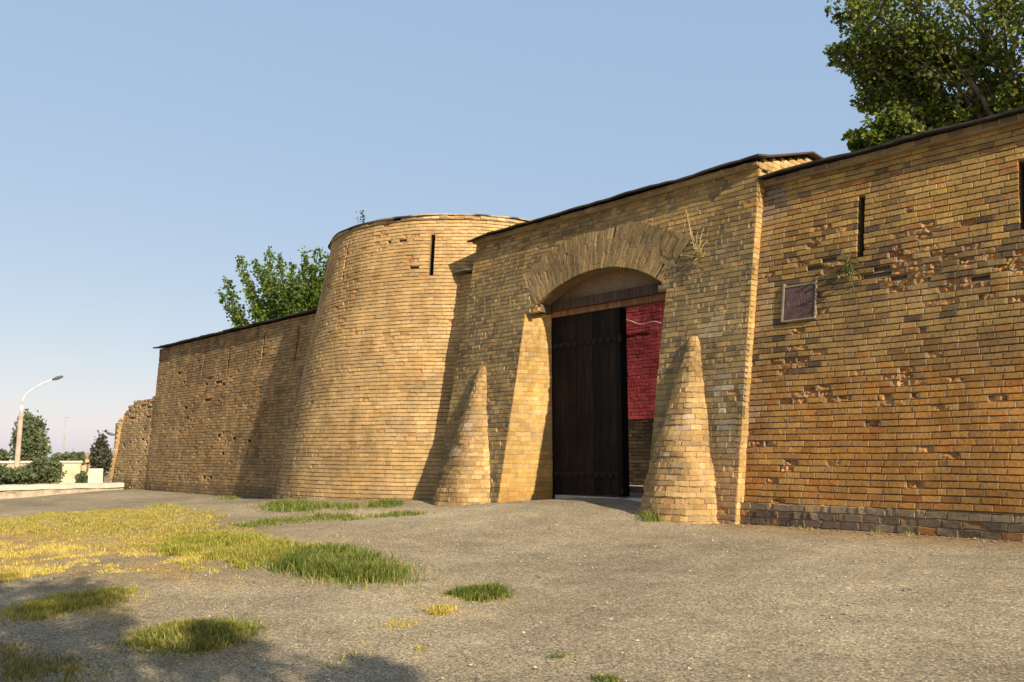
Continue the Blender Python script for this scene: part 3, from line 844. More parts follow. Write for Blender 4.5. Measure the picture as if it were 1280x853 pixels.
# ================================================================== LEFT WALL AND RUIN
def left_wall():
    root = tag(empty('fortress_wall', (-27, 12.4, .5)), 'long darker brick wall running from the round tower to the left, tower shadow on it', 'wall')
    sf = flat(12.3, .1)
    XR = -20.5
    def xl(z): return -32.75 - (z - .5) * .17
    zt = 6.02; nC = int(round((zt - .2) / CH)); h = (zt - .2) / nC
    grooves = []
    for (xa, ya, yb) in ((373, 408, 448), (331, 417, 458), (257, 433, 470), (288, 436, 462)):
        p = onY(xa, ya, 12.3, .1); q = onY(xa - 4, yb, 12.3, .1); grooves.append(((p[0] + q[0]) / 2 - .045, (p[0] + q[0]) / 2 + .045, q[2], p[2]))
    courses = []
    for k in range(nC):
        z0, z1 = .2 + k * h, .2 + (k + 1) * h
        iv = [(xl((z0 + z1) / 2), XR)]
        for (a, b, lo, hi) in grooves:
            if z1 > lo + .03 and z0 < hi - .03: iv = cut(iv, a, b)
        courses.append((z0, z1, iv))
    zones = [(-25, 3.4, 1.5, .6, .7), (-28, 4.2, 2, .8, .6), (-27, 2.2, 3, .5, .6), (-30, 3.0, 1.5, .8, .5), (-26, .95, 5, .15, .7), (-31, 4.8, 1.5, .6, .4), (-24.5, 5.0, 1, .4, .5)]
    def damage(s, z):
        p = blob(s, z, zones) * .55 + .05
        r = rng.random(len(s))
        return np.where(r < p, rng.uniform(.015, .07, len(s)), 0), rng.random(len(s)) < np.where(p > .2, p * .1, .002)
    def tint(s, z, sp):
        n = len(s)
        c = pick(n, [(.33, .225, .115), (.36, .25, .13), (.29, .195, .105), (.35, .21, .10), (.24, .17, .10)], [.3, .25, .22, .13, .1]) * rng.uniform(.82, 1.15, n)[:, None]
        g = ((fbm(s * .4, z * .5, 2.7, 3) > .55) * rng.uniform(.1, .5, n) + (z < .8) * .45)[:, None]
        return c * (1 - g) + np.array([.1, .075, .05]) * g
    mb = MB()
    lay_bricks(mb, courses, sf, .25, .014, 4, 2, tint, damage, mortar=(.27, .2, .12), dm=.008, db=.024, jit=.006, headers=.12, seg=1.0)
    # its far end, seen edge on
    def endf(s, z, d): return np.stack([-32.75 - (z - .5) * .17 - d, 12.3 + .1 * (z - .9) + s, z + 0 * s], -1)
    lay_bricks(mb, [(c[0], c[1], [(0.02, 1.0)]) for c in courses], endf, .25, .014, 2, 2, tint, None)
    mb.build('brickwork', M_brick, root)
    cm = MB(); core_front(cm, sf, -32.6, XR, 0, 6.0, grooves)
    cm.box(-33.5, XR, 13.4, 13.7, 0, 6.0, (.3, .22, .14)); cm.build('core', M_core, root)
    coping('roof', sf, -33.95, XR, 6.05, root, proj=.2, c=(.06, .06, .055), seed=11)
left_wall()

def ruin():
    root = tag(empty('ruined_wall', (-35, 12.5, .4)), 'low broken brick wall stub beyond the far end of the long wall', 'ruined wall')
    sf = flat(12.35, .1, .05, -33.0)
    mb = MB()
    tint = lambda s, z, sp: pick(len(s), [(.42, .29, .15), (.38, .26, .13), (.46, .33, .18)]) * rng.uniform(.8, 1.12, len(s))[:, None] * (1 - .35 * (z < .75))[:, None]
    def top(s): return 4.05 - .55 * np.clip((-35.0 - s) / 1.3, 0, 1) ** 2 + (vnoise(s * 3, 1.5, 2.5) - .5) * .25
    cs = []
    for k in range(41):
        z0 = .1 + k * .098; zm = z0 + .05
        x = np.linspace(-36.2, -32.5, 60); ok = top(x) > zm
        iv = []; st = None
        for i, xx in enumerate(x):
            if ok[i] and st is None: st = xx
            if (not ok[i] or i == 59) and st is not None: iv.append((st, xx)); st = None
        cs.append((z0, z0 + .098, iv))
    dmg = lambda s, z: (np.where(rng.random(len(s)) < np.where(z > 3.1, .75, .12), rng.uniform(.03, .12, len(s)), 0), rng.random(len(s)) < np.where(z > 3.2, .12, .01))
    lay_bricks(mb, cs, sf, .25, .014, 4, 2, tint, dmg, jit=.008, mortar=(.4, .31, .2), dm=.006, db=.022)
    # short return that faces the sun
    def rt(s, z, d): return np.stack([-36.2 + d, 12.2 + .1 * (z - .9) - s + .0, z + 0 * s], -1)
    lay_bricks(mb, [(c[0], c[1], [(-.12 + .02 * (i % 3), .13 + .05 * (i % 2))]) for i, c in enumerate(cs[:33])], lambda s, z, d: rt(s, z, d), .25, .014, 3, 2, tint, dmg, jit=.01, mortar=(.42, .33, .21))
    mb.build('brickwork', M_brick, root)
    cm = MB(); S = np.linspace(-36.3, -32.5, 30); Z = np.linspace(0, 1, 12)
    SS, UU = np.meshgrid(S, Z); ZZ = UU * (top(SS) - .12)
    f1 = sf(SS, ZZ, -.1 + 0 * SS); cm.grid(f1, (.38, .28, .17))
    f2 = f1.copy(); f2[..., 1] += .8; cm.grid(f2[::-1], (.38, .28, .17)); cm.grid(np.stack([f1[-1], f2[-1]]), (.4, .3, .18))
    cm.box(-36.5, -36.3, 12.25, 13.0, 0, 3.1, (.4, .3, .18))
    cm.build('core', M_core, root)
ruin()

# ================================================================== BUTTRESSES
def buttress(cx, cy, rx, ry, zb, tip, label):
    root = tag(empty('buttress', (cx, cy, zb)), label, 'buttress', 'brick buttresses flanking the gate')
    zt = tip[2]; H = zt - zb
    def ax(z):
        t = (z - zb) / H; return cx + (tip[0] - cx) * t, cy + (tip[1] - cy) * t, t
    def scale(t): return np.where(t < .93, 1 - t * .885, .177 * np.sqrt(np.clip(1 - ((t - .93) / .07) ** 2, 0, 1)))
    Rm = (rx + ry) / 2
    cs = []
    hh = .094; n = int(H / hh)
    def sf(s, z, d):
        x, y, t = ax(z); k = np.maximum(scale(t), .005); th = s
        wob = .97 + .20 * (fbm(z * 2.3 + cx, th * 1.6, cx * 3.1, 3) - .38)
        return np.stack([x + (rx * k * wob + d) * np.sin(th), y - (ry * k * wob + d) * np.cos(th), z + d * .2], -1)
    def tint(s, z, sp):
        c = pick(len(s), [(.45, .30, .145), (.49, .335, .165), (.40, .26, .115), (.36, .235, .12)], [.35, .28, .22, .15]) * rng.uniform(.84, 1.12, len(s))[:, None]
        g = (np.maximum(blob(s, z, [(.2, zb + 1.25, .7, .3, .75), (.0, zb + .25, 2, .2, .35), (-.6, zb + .9, .6, .6, .5), (.3, zb + 2.1, .6, .15, .4)]), np.clip((fbm(s * 1.2 + cx, z * 2.2, 5.5, 3) - .52) * 4, 0, .7)) * rng.uniform(.3, 1, len(s)))[:, None]
        p = (blob(s, z, [(.3, zb + 1.9, .4, .25, .7), (.1, zb + 1.25, .4, .2, .6)]) * (rng.random(len(s)) < .35))[:, None]
        c = c * (1 - g) + np.array([.2, .12, .065]) * g
        return c * (1 - p) + np.array([.55, .48, .38]) * p
    mb = MB()
    for k in range(n):
        z0 = zb + k * hh; z1 = z0 + hh
        if k == n - 1: z1 = zt - .02
        r_ = Rm * float(scale(np.array((z0 - zb) / H)))
        lay_bricks(mb, [(z0, z1, [(R(-97), R(97))])], sf, min(1.2, .235 / max(r_, .1)), .010, 4, 3, tint, lambda s, z: (np.where(rng.random(len(s)) < .16, rng.uniform(.008, .03), 0.), np.zeros(len(s), bool)),
                   mortar=(.41, .315, .19), dm=.0015, db=.014, jit=.006, edge=.006, headers=.4, seg=.12, depth=.04, tilt=.012)
    mb.build('brickwork', M_brick, root)
    cm = MB(); S, Z = np.meshgrid(np.linspace(R(-100), R(100), 24), np.linspace(zb, zt, 30)); t = (Z - zb) / H
    cm.grid(sf(S, Z, -.03 + 0 * S), (.42, .32, .19)); cm.build('core', M_core, root)
tipR = onY(868, 419, YG, BATTER); tipL = onY(604, 457, YG, BATTER)
buttress(-8.38, 12.1, .86, .74, .5, (tipR[0], tipR[1] + .02, tipR[2]), 'conical brick buttress right of the gate opening with a weed at its foot')
buttress(-13.95, 12.1, .92, .74, .5, (tipL[0], tipL[1] + .02, tipL[2]), 'conical brick buttress left of the gate, next to the round tower')

# ================================================================== COURTYARD WALL BEHIND THE GATE
def court():
    root = tag(empty('courtyard_wall', (-13, 18, .8)), 'red painted brick wall with dark base seen through the open gate', 'wall')
    sf = flat(18.0, .0)
    mb = MB()
    red = lambda s, z, sp: pick(len(s), [(.46, .085, .10), (.50, .092, .108), (.41, .078, .09)]) * rng.uniform(.8, 1.15, len(s))[:, None]
    grey = lambda s, z, sp: pick(len(s), [(.085, .07, .055), (.11, .088, .066), (.07, .058, .047)]) * rng.uniform(.8, 1.15, len(s))[:, None]
    dmg = lambda s, z: (np.where(rng.random(len(s)) < .12, .03, 0.), np.zeros(len(s), bool))
    lay_bricks(mb, [(2.73 + k * .098, 2.828 + k * .098, [(-19, -6)]) for k in range(40)], sf, .25, .011, 3, 2, red, None, mortar=(.42, .065, .076), dm=.004, db=.009, jit=.005)
    mb.build('painted_brickwork', M_paint, root)
    m2 = MB(); lay_bricks(m2, [(.77 + k * .098, .868 + k * .098, [(-19, -6)]) for k in range(20)], sf, .25, .014, 3, 2, grey, None, mortar=(.1, .08, .06), jit=.006)
    m2.build('plinth', M_brick, root)
    cm = MB(); cm.box(-19, -6, 18.08, 18.5, .3, 6.6, (.2, .15, .1)); cm.build('core', M_core, root)
    wi = MB(); a = onY(775, 402, 17.93); b = onY(826, 405, 17.93); t = np.linspace(0, 1, 14)
    pts = a + (b - a) * t[:, None]; pts[:, 2] += .05 * np.sin(t * 9) ; wi.tube(pts, .012, 5, (.6, .5, .42)); wi.build('cable', M_core, root)
court()

# ================================================================== PLAQUE
def plaque():
    sf = flat(12.3, BATTER)
    X0, X1, Z0, Z1 = -6.76, -6.16, 3.985, 4.64
    root = tag(empty('plaque', tuple(sf(np.array(-6.46), np.array(4.3), np.array(0.)))), 'weathered purple brown plaque with worn lines of lettering on the right hand wall', 'plaque')
    def bx(mb, a, b, c, d, e, f):
        v = []
        for z in (c, d):
            for dd in (f, e):
                for x in (a, b): v.append(sf(np.array(x), np.array(z), np.array(dd)))
        mb.hexa(v)
    m = MB(); bx(m, X0 + .02, X1 - .02, Z0 + .02, Z1 - .05, -.05, .018)
    m.build('panel', plain('plaque_metal', (.105, .056, .046), .55, s=9, lo=.6, hi=1.4), root)
    f = MB()
    bx(f, X0, X0 + .032, Z0, Z1 + .02, -.05, .035); bx(f, X1 - .018, X1, Z0, Z1 + .06, -.05, .03); bx(f, X0 + .032, X1 - .018, Z0 - .003, Z0 + .022, -.05, .035); bx(f, X0 + .032, X1 - .018, Z1 - .05, Z1 - .02, -.05, .028)
    f.build('frame', plain('frame_mortar', (.27, .215, .15), .9), root)
    t = MB(); r2 = np.random.default_rng(4)
    def strokes(z, h, xa, xb, n, w):
        for i in range(n):
            x = xa + (xb - xa) * i / n
            if r2.random() < .12: continue
            lw = (xb - xa) / n
            for j in range(r2.integers(1, 3)):
                u = x + r2.uniform(0, .5) * lw; hh = h * r2.choice([1., 1., .55]); zb = z + (h - hh) * r2.choice([0, 1.])
                bx(t, u, u + w, zb, zb + hh, .015, .021)
            if r2.random() < .6:
                zz = z + h * r2.choice([0, .45, .88]); bx(t, x + .1 * lw, x + .75 * lw, zz, zz + w, .015, .021)
    strokes(4.505, .035, X0 + .07, X1 - .06, 17, .007)
    strokes(4.405, .05, X0 + .15, X1 - .1, 9, .009)
    strokes(4.24, .085, X0 + .07, X1 - .07, 9, .012)
    t.build('lettering', plain('worn_lettering', (.19, .135, .115), .7), root)
plaque()

# ================================================================== VEGETATION
def leaves(mb, centers, size, cols, up=.25, r2=rng):
    n = len(centers)
    d = r2.normal(size=(n, 3)); d[:, 2] -= up; d /= np.linalg.norm(d, axis=1)[:, None]
    e = np.cross(d, r2.normal(size=(n, 3))); e /= np.linalg.norm(e, axis=1)[:, None]
    nn = np.cross(d, e)
    L = size * r2.uniform(.6, 1.2, n)[:, None]; w = L * .42
    p0 = centers; p2 = centers + d * L; mid = centers + d * L * .45 + nn * L * .10
    p1 = mid + e * w; p3 = mid - e * w
    V = np.stack([p0, p1, p2, p3], 1).reshape(-1, 3)
    F = np.arange(n * 4).reshape(n, 4)
    mb.add(V, F, np.repeat(cols, 4, 0))
def leafcol(n, pal, w=None): return pick(n, pal, w) * rng.uniform(.7, 1.3, n)[:, None]
GREEN = [(.045, .085, .018), (.06, .105, .022), (.035, .07, .018), (.09, .12, .022)]

def limb(mb, a, b, r0, r1, bend=.15, n=7):
    a, b = np.array(a, float), np.array(b, float); t = np.linspace(0, 1, n)[:, None]
    L = np.linalg.norm(b - a); off = rng.normal(size=3) * bend * L
    pts = a + (b - a) * t + off * (t * (1 - t)) + rng.normal(size=(n, 3)) * .01 * L * np.sin(t * math.pi)
    mb.tube(pts, np.linspace(r0, r1, n), 7)
    return pts

def broad_tree(name, base, fork, clumps, leaf, per, label, cat='tree', group=None, pal=GREEN, w=None, trunk_r=.22, twigs=9):
    root = tag(empty(name, tuple(base)), label, cat, group)
    tk = MB(); cr = MB()
    limb(tk, base, fork, trunk_r, trunk_r * .7, .06)
    for (c, r_) in clumps:
        c = np.array(c, float)
        pts = limb(tk, fork, c, trunk_r * .3, trunk_r * .07, .18)
        for j in range(twigs):
            dv = rng.normal(size=3); dv /= np.linalg.norm(dv); dv[2] *= .8
            st = pts[rng.integers(3, len(pts))]
            en = c + dv * r_ * rng.uniform(.65, 1.15)
            tp = limb(tk, st, en, trunk_r * .1, .006, .2, 5)
            m = int(per * rng.uniform(.6, 1.4))
            u = rng.beta(2.2, 1.2, m) * 4; i0 = np.clip(u.astype(int), 0, 3); f = (u - i0)[:, None]
            q = tp[i0] * (1 - f) + tp[i0 + 1] * f + rng.normal(size=(m, 3)) * r_ * .125
            leaves(cr, q, leaf, leafcol(m, pal, w))
    tk.build('trunk', M_bark, root, True); cr.build('crown', M_leaf, root)
    return root

def right_tree():
    cl = []
    for (px, py, Y, r_) in [(1098, 20, 19, 1.0), (1058, 15, 19.4, .45), (1048, 62, 19.4, .35), (1108, 70, 20, .9), (1085, 105, 19.5, .6), (1130, 110, 20.5, .9), (1150, 30, 20, 1.3), (1085, -30, 20, 1.2), (1190, 80, 20, 1.0), (1110, 150, 19.5, .5), (1165, 140, 20, .6),
                         (1095, 176, 19.2, .3), (1230, 40, 20, 1.3), (1260, 100, 21, .8), (1215, 130, 20.5, .5), (1150, -60, 21, 1.6), (1240, -50, 20, 1.6), (1330, 20, 20, 1.4), (1340, -80, 20, 1.5), (1400, 60, 21, 1.3), (1320, 100, 21, .9), (1160, 165, 20, .45), (1270, 120, 20, .5), (1072, 180, 19.2, .2), (1066, 170, 19.3, .16), (1115, 170, 19.4, .35), (1082, 60, 19.6, .6), (1200, 150, 20, .5), (1120, 60, 20.4, .9)]:
        cl.append((onY(px, py, Y), r_))
    broad_tree('broadleaf_tree', (-3.9, 20.5, .5), (-4.2, 20.5, 6.5), cl, .125, 108, 'large leafy tree rising behind the wall at the top right corner', pal=[(.11, .145, .024), (.15, .185, .032), (.08, .11, .02), (.24, .245, .045)], trunk_r=.24, twigs=13)
right_tree()

def shoot_tree():
    root = tag(empty('mulberry_tree', (-33.2, 18.3, .4)), 'bushy tree with upright leafy shoots rising behind the long left wall', 'tree')
    tk = MB(); cr = MB()
    base = np.array([-33.2, 18.3, .4]); fork = np.array([-33.0, 18.2, 5.6])
    limb(tk, base, fork, .3, .24, .03)
    tips = [(275, 366), (283, 350), (299, 322), (318, 328), (337, 313), (349, 320), (366, 330), (381, 314), (398, 311), (411, 319), (420, 330), (294, 388), (330, 340), (390, 330), (345, 345), (310, 350), (430, 345), (372, 350)]
    for i in range(34):
        if i < len(tips):
            t = onY(*tips[i], 18 + rng.uniform(-.8, .8))
        else:
            t = onY(rng.uniform(300, 425), rng.uniform(335, 385), 18 + rng.uniform(-1.5, 1.5))
        s = fork + rng.normal(size=3) * np.array([.7, .5, .2])
        n = 8; u = np.linspace(0, 1, n)[:, None]
        bend = np.array([0, 0, -.25]) * np.linalg.norm(t - s)
        pts = s + (t - s) * u + bend * u * (1 - u)
        tk.tube(pts, np.linspace(.07, .012, n), 6)
        m = 640
        k = rng.uniform(.12, 1.0, m) * (n - 1); i0 = np.clip(k.astype(int), 0, n - 2); f = (k - i0)[:, None]
        spread = (.30 - .20 * (k / (n - 1)))[:, None]
        q = pts[i0] * (1 - f) + pts[i0 + 1] * f + rng.normal(size=(m, 3)) * spread
        leaves(cr, q, .17, leafcol(m, [(.085, .135, .016), (.11, .16, .02), (.06, .10, .013), (.15, .19, .026)]))
    tk.build('trunk', M_bark, root, True); cr.build('crown', M_leaf, root)
shoot_tree()

# tree standing behind the photographer whose shade falls over the near left corner
def shade_tree():
    cl = []
    for (gx, gy, h, r_) in [(-12.5, 2.9, 6.5, .9), (-11.4, 2.3, 7.5, 1.1), (-10.3, 1.9, 6.2, .9), (-9.4, 2.5, 7.0, .8), (-8.6, 1.6, 7.6, 1.1), (-10.6, 3.3, 6.6, .55), (-7.6, 2.6, 6.4, .8), (-7.0, 3.2, 5.8, .5), (-6.2, 3.1, 6.4, .55), (-5.2, 3.6, 6.2, .4), (-6.6, 1.6, 6.8, .9), (-12.9, 1.2, 8, 1.2), (-8.0, .3, 7, 1.1)]:
        p = np.array([gx, gy, .2]) + sdir * h / sdir[2]
        cl.append((p, r_))
    broad_tree('broadleaf_tree', (6.5, -.6, .0), (5.6, -.3, 4.4), cl, .15, 34, 'leafy tree beside the photographer shading the near left corner', trunk_r=.26, twigs=11)
shade_tree()

# far trees and shrubs beyond the parapet
def far_tree(name, px, D, ytop, ybase, wpx, label, group=None, leaf=.34, n=2600, pal=GREEN, shape='round', cat='tree', zbase=-2.2):
    top = atD(px, ytop, D); left = atD(px - wpx / 2, ytop, D); right_ = atD(px + wpx / 2, ytop, D)
    r_ = np.linalg.norm(right_ - left) / 2
    zb = atD(px, ybase, D)[2]
    base = np.array([top[0], top[1], zbase])
    root = tag(empty(name, tuple(base)), label, cat, group)
    tk = MB(); cr = MB()
    H = top[2] - zb
    limb(tk, base, (top[0], top[1], zb + H * .35), .2, .12, .04)
    k = 26
    C = []
    for i in range(k):
        v = rng.normal(size=3); v /= np.linalg.norm(v); v *= rng.uniform(.35, .82)
        C.append(np.array([top[0] + v[0] * r_, top[1] + v[1] * r_, zb + H * .5 + v[2] * H * .5]))
        limb(tk, (top[0], top[1], zb + H * .3), C[-1], .05, .012, .1, 4)
    C = np.array(C); ci = rng.integers(0, k, n)
    q = C[ci] + rng.normal(size=(n, 3)) * np.array([r_, r_, H * .5]) * .16
    shade = rng.uniform(.75, 1.25, k)[ci][:, None]
    leaves(cr, q, leaf, leafcol(n, pal) * shade)
    tk.build('trunk', M_bark, root, True); cr.build('crown', M_leaf, root)
    return root
FARP = [(.12, .15, .065), (.14, .165, .07), (.10, .13, .055), (.165, .17, .08)]  # far leaf colours paled to imitate distance haze
g1 = 'trees and shrubs beyond the parapet'
far_tree('broadleaf_tree', 40, 72, 517, 598, 52, 'dense rounded tree behind the street lamp', g1, .30, 9000, FARP)
far_tree('shrub', 12, 44, 582, 612, 70, 'low green shrub at the left edge behind the white parapet', g1, .15, 5200, FARP, cat='shrub')
far_tree('shrub', 52, 45, 571, 612, 54, 'green shrub between the lamp and the cream wall', g1, .15, 5200, FARP, cat='shrub')
far_tree('shrub', 78, 68, 566, 582, 34, 'flat topped pale green hedge clump under the two thin masts', g1, .3, 1800, FARP, cat='shrub')
far_tree('shrub', 96, 95, 564, 584, 26, 'hazy green bush just left of the ochre house', g1, .3, 1600, FARP, cat='shrub')
far_tree('shrub', 66, 60, 573, 604, 26, 'mid green bush in front of the long low wall, behind the cream wall', g1, .18, 2600, FARP, cat='shrub')
far_tree('broadleaf_tree', 128, 60, 541, 604, 34, 'thin greyish tree beside the broken wall stub', g1, .24, 1700, [(.075, .085, .05), (.09, .09, .05), (.06, .075, .04), (.10, .075, .045)])
far_tree('shrub', 103, 46, 590, 609, 16, 'small bush between the cream wall and the white block', g1, .16, 900, FARP, cat='shrub')
far_tree('shrub', 3, 80, 563, 580, 24, 'dark bush at the left picture edge behind the pale roof', g1, .3, 1300, FARP, cat='shrub')

# ------------------------------------------------------------------ things beyond the parapet
M_white = plain('white_plaster', (.55, .49, .38), .9, s=2)
M_cream = plain('cream_plaster', (.62, .47, .30), .9, s=2)
M_ochre = plain('ochre_wall', (.55, .36, .16), .9, s=2)
M_conc = plain('pole_concrete', (.42, .31, .235), .9, s=3)
M_zinc = plain('painted_steel', (.66, .63, .58), .5, s=3)
M_head = plain('lamp_housing', (.1, .1, .1), .5)
M_stone = plain('rubble_stone', (.40, .33, .23), .95, s=2.5, lo=.6, hi=1.25, bs=.9, bd=.05, bscale=9)
def parapet():
    root = tag(empty('parapet', (-33, 8, .3)), 'low white topped parapet closing off the yard at the far left', 'parapet')
    n = 40
    t = np.linspace(0, 1, n)
    X = -34.6 + t * 5.0; Y = 12.0 - t * 14.0
    zt = np.interp(Y, [-2, 7.6, 11.5, 12], [.60, .74, .70, .70])
    m = MB()
    th = .17
    P = np.array([np.stack([X + .25, Y, zt - th], -1), np.stack([X + .25, Y, zt], -1), np.stack([X - .3, Y, zt + .01], -1), np.stack([X - .3, Y, zt - th], -1), np.stack([X + .25, Y, zt - th], -1)])
    P[..., 2] += rng.normal(size=(1, n)) * .008
    m.grid(P); m.build('coping_slab', M_white, root)
    b = MB()
    rows = []
    for f, off in ((0, .42), (.35, .27), (.7, .2), (1.02, .18)):
        z = (ground_z(X, Y) - .1) * (1 - f) + (zt - th - .004) * f
        rows.append(np.stack([X + off + (fbm(Y * 2.2, f * 3, 3.3, 3) - .5) * .22, Y, z], -1))
    rows.append(np.stack([X - .22, Y, zt - th - .004], -1)); rows.append(np.stack([X - .22, Y, zt - 3.5], -1))
    b.grid(np.array(rows)); b.build('rubble_base', M_stone, root)
parapet()
def wall_px(name, x0, x1, y0, y1, D, mat_, label, cat, th=.4, cap=None, x0t=None, x1t=None):
    """upright wall piece seen square on, standing on the lower ground"""
    a, b = atD(x0, y1, D), atD(x1, y1, D); zt = atD((x0 + x1) / 2, y0, D)[2]
    at, bt = atD(x0t if x0t is not None else x0, y0, D), atD(x1t if x1t is not None else x1, y0, D)
    root = tag(empty(name, ((a[0] + b[0]) / 2, (a[1] + b[1]) / 2, -2.2)), label, cat)
    d = np.array([b[0] - a[0], b[1] - a[1]]); d /= np.linalg.norm(d); nrm = np.array([-d[1], d[0]])
    if np.dot(nrm, a[:2]) < 0: nrm = -nrm
    m = MB(); v = []
    for (pa, pb, z) in ((a, b, -2.4), (at, bt, zt)):
        for k in (0, th):
            for p in (pa, pb): v.append((p[0] + nrm[0] * k, p[1] + nrm[1] * k, z))
    m.hexa(v); m.build('wall', mat_, root)
    if cap is not None:
        c = MB(); v = []
        for z in (zt + .004, zt + .14):
            for k in (-.08, th + .08):
                for p, s in ((at, -.06), (bt, .06)): v.append((p[0] + nrm[0] * k + d[0] * s, p[1] + nrm[1] * k + d[1] * s, z))
        c.hexa(v); c.build('coping', cap, root)
    return root
wall_px('garden_wall', 70, 104, 580, 607, 47, M_cream, 'sunlit cream plastered wall with sloping ends between the bushes', 'wall', cap=None, x0t=79, x1t=100)
wall_px('pier', 108, 131, 586, 608, 36.3, M_white, 'square white plastered block beside the broken wall stub', 'block', x0t=111, x1t=129)
wall_px('boundary_wall', -60, 102, 579, 600, 66, M_stone, 'long low wall with a pale coping far behind the bushes', 'wall', cap=M_white)
def house(px0, px1, ytop, yeave, D, label, wallm, roofm, flat_=False):
    a, b = atD(px0, yeave, D), atD(px1, yeave, D); zt = atD(px0, ytop, D)[2]; ze = a[2]
    root = tag(empty('house', ((a[0] + b[0]) / 2, (a[1] + b[1]) / 2, -2.4)), label, 'house')
    d = np.array([b[0] - a[0], b[1] - a[1], 0]); n = np.array([-d[1], d[0], 0]) * .8
    if np.dot(n[:2], a[:2]) < 0: n = -n
    m = MB(); v = []
    for z in (-2.4, ze):
        for k in (0, 1):
            for p in (a, b): v.append((p[0] + n[0] * k, p[1] + n[1] * k, z))
    m.hexa(v); m.build('wall', wallm, root)
    r_ = MB(); o = .06
    A = lambda u, w, z: (a[0] + d[0] * u + n[0] * w, a[1] + d[1] * u + n[1] * w, z)
    r_.add([A(-o, -o, ze - .02), A(1 + o, -o, ze - .02), A(1 + o, .5, zt), A(-o, .5, zt), A(1 + o, 1 + o, ze - .02), A(-o, 1 + o, ze - .02)], np.array([(0, 1, 2, 3), (3, 2, 4, 5)]))
    r_.build('roof', roofm, root)
    w = MB()
    w.add([A(.3, -.004, ze - 1.5), A(.45, -.004, ze - 1.5), A(.45, -.004, ze - .5), A(.3, -.004, ze - .5)], np.array([(0, 1, 2, 3)])); w.build('window', M_head, root)
house(103, 122, 566, 574, 105, 'ochre walled house with brownish roof, mostly hidden by bushes', M_ochre, plain('roof_tile_red', (.30, .17, .10)))
house(-14, 16, 572, 577, 88, 'pale roofed low building at the left picture edge', M_cream, M_white)

def street_lamp(px, D, ybase, pts_px, label, zb=-2.3):
    base = atD(px, ybase, D); 
    root = tag(empty('street_lamp', (base[0], base[1], zb)), label, 'street lamp', 'street lamps beyond the parapet')
    P = [atD(*q, D) for q in pts_px]
    m = MB(); m.tube([(P[0][0], P[0][1], zb), (P[0][0], P[0][1], 0), P[0]], [.17, .14, .115], 10); m.build('pole', M_conc, root, True)
    a = MB(); a.tube([P[0] - np.array([0, 0, .05]), P[1]], [.085, .075], 10); a.tube(P[1:-1], .04, 8); a.build('arm', M_zinc, root, True)
    h = MB(); u = P[-1] - P[-2]; L = np.linalg.norm(u); t = np.linspace(0, 1, 7)
    h.tube(P[-2] + u * t[:, None], np.array([.04, .07, .09, .1, .09, .08, .04]), 10); o = h.build('lamp_head', M_head, root, True)
    return root
street_lamp(25, 52, 585, [(26.5, 516), (27.5, 506), (29, 499), (33, 492.5), (41, 486.5), (54, 479), (65, 475), (79, 470.5)], 'tall street lamp with a curved white arm on a concrete pole at far left')
street_lamp(160, 62, 590, [(161, 575), (161, 565), (160, 558), (158, 552), (153, 547), (147, 545), (144, 544), (133, 541.5)], 'street lamp whose dark head peeks out left of the broken wall stub')
for (x0, y0, x1, y1, D, lb) in ((76, 585, 82, 522, 120, 'taller thin mast with a small cross arm on the skyline'), (81, 585, 81.5, 543, 110, 'shorter thin mast on the skyline above the hedge')):
    a, b = atD(x0, y0, D), atD(x1, y1, D); a[2] = -2.4
    m = MB(); m.tube([a, b], [.09, .06], 6)
    if D == 120: c = atD(87, 522, D); m.tube([b, c], .04, 5)
    o = m.build('mast', plain('mast_steel', (.35, .33, .32)), None, True); tag(o, lb, 'mast', 'thin masts on the skyline')

# ------------------------------------------------------------------ grass
def blades(mb, X, Y, h, pal, w=.006, lean=.45, pw=None, bow=None):
    n = len(X)
    Z = ground_z(X, Y) - .01
    az = rng.uniform(0, 2 * math.pi, n); H = h * rng.uniform(.45, 1.15, n); ln = rng.uniform(.1, 1, n) * lean * H
    ux, uy = np.cos(az), np.sin(az); sx, sy = -uy, ux
    W = w * rng.uniform(.7, 1.3, n)
    b = np.stack([X, Y, Z], -1)
    def pt(f, g): return b + np.stack([ux * ln * f ** 1.8, uy * ln * f ** 1.8, H * f * (1 - .15 * f)], -1) + np.stack([sx, sy, 0 * sx], -1) * (W * g)[:, None]
    V = np.stack([pt(0, -1), pt(0, 1), pt(.55, .75), pt(1, .08), pt(1, -.08), pt(.55, -.75)], 1).reshape(-1, 3)
    F = (np.arange(n)[:, None, None] * 6 + np.array([(0, 1, 2, 5), (5, 2, 3, 4)])).reshape(-1, 4)
    c = np.repeat(pick(n, pal, pw) * rng.uniform(.75, 1.25, n)[:, None], 6, 0)
    mb.add(V, F, c)
def inside(px, py, poly):
    c = np.zeros(len(px), bool); j = len(poly) - 1
    for i in range(len(poly)):
        xi, yi = poly[i]; xj, yj = poly[j]
        c ^= ((yi > py) != (yj > py)) & (px < (xj - xi) * (py - yi) / (yj - yi + 1e-12) + xi)
        j = i
    return c
def scatter(poly_px, n, mask=None):
    P = np.array([onG(*q)[:2] for q in poly_px]); lo, hi = P.min(0), P.max(0)
    X = np.zeros(0); Y = np.zeros(0); tries = 0
    while len(X) < n and tries < 60:
        a = rng.uniform(lo[0], hi[0], n * 2); b = rng.uniform(lo[1], hi[1], n * 2)
        wv = min(.45, .22 * min(hi - lo))
        k = inside(a + (fbm(a * 2.2, b * 2.2, 41.5, 3) - .5) * 4 * wv, b + (fbm(a * 2.2, b * 2.2, 77.5, 3) - .5) * 4 * wv, P)
        if mask is not None: k &= rng.random(len(a)) < mask(a, b)
        X = np.concatenate([X, a[k]]); Y = np.concatenate([Y, b[k]]); tries += 1
    return X[:n], Y[:n]
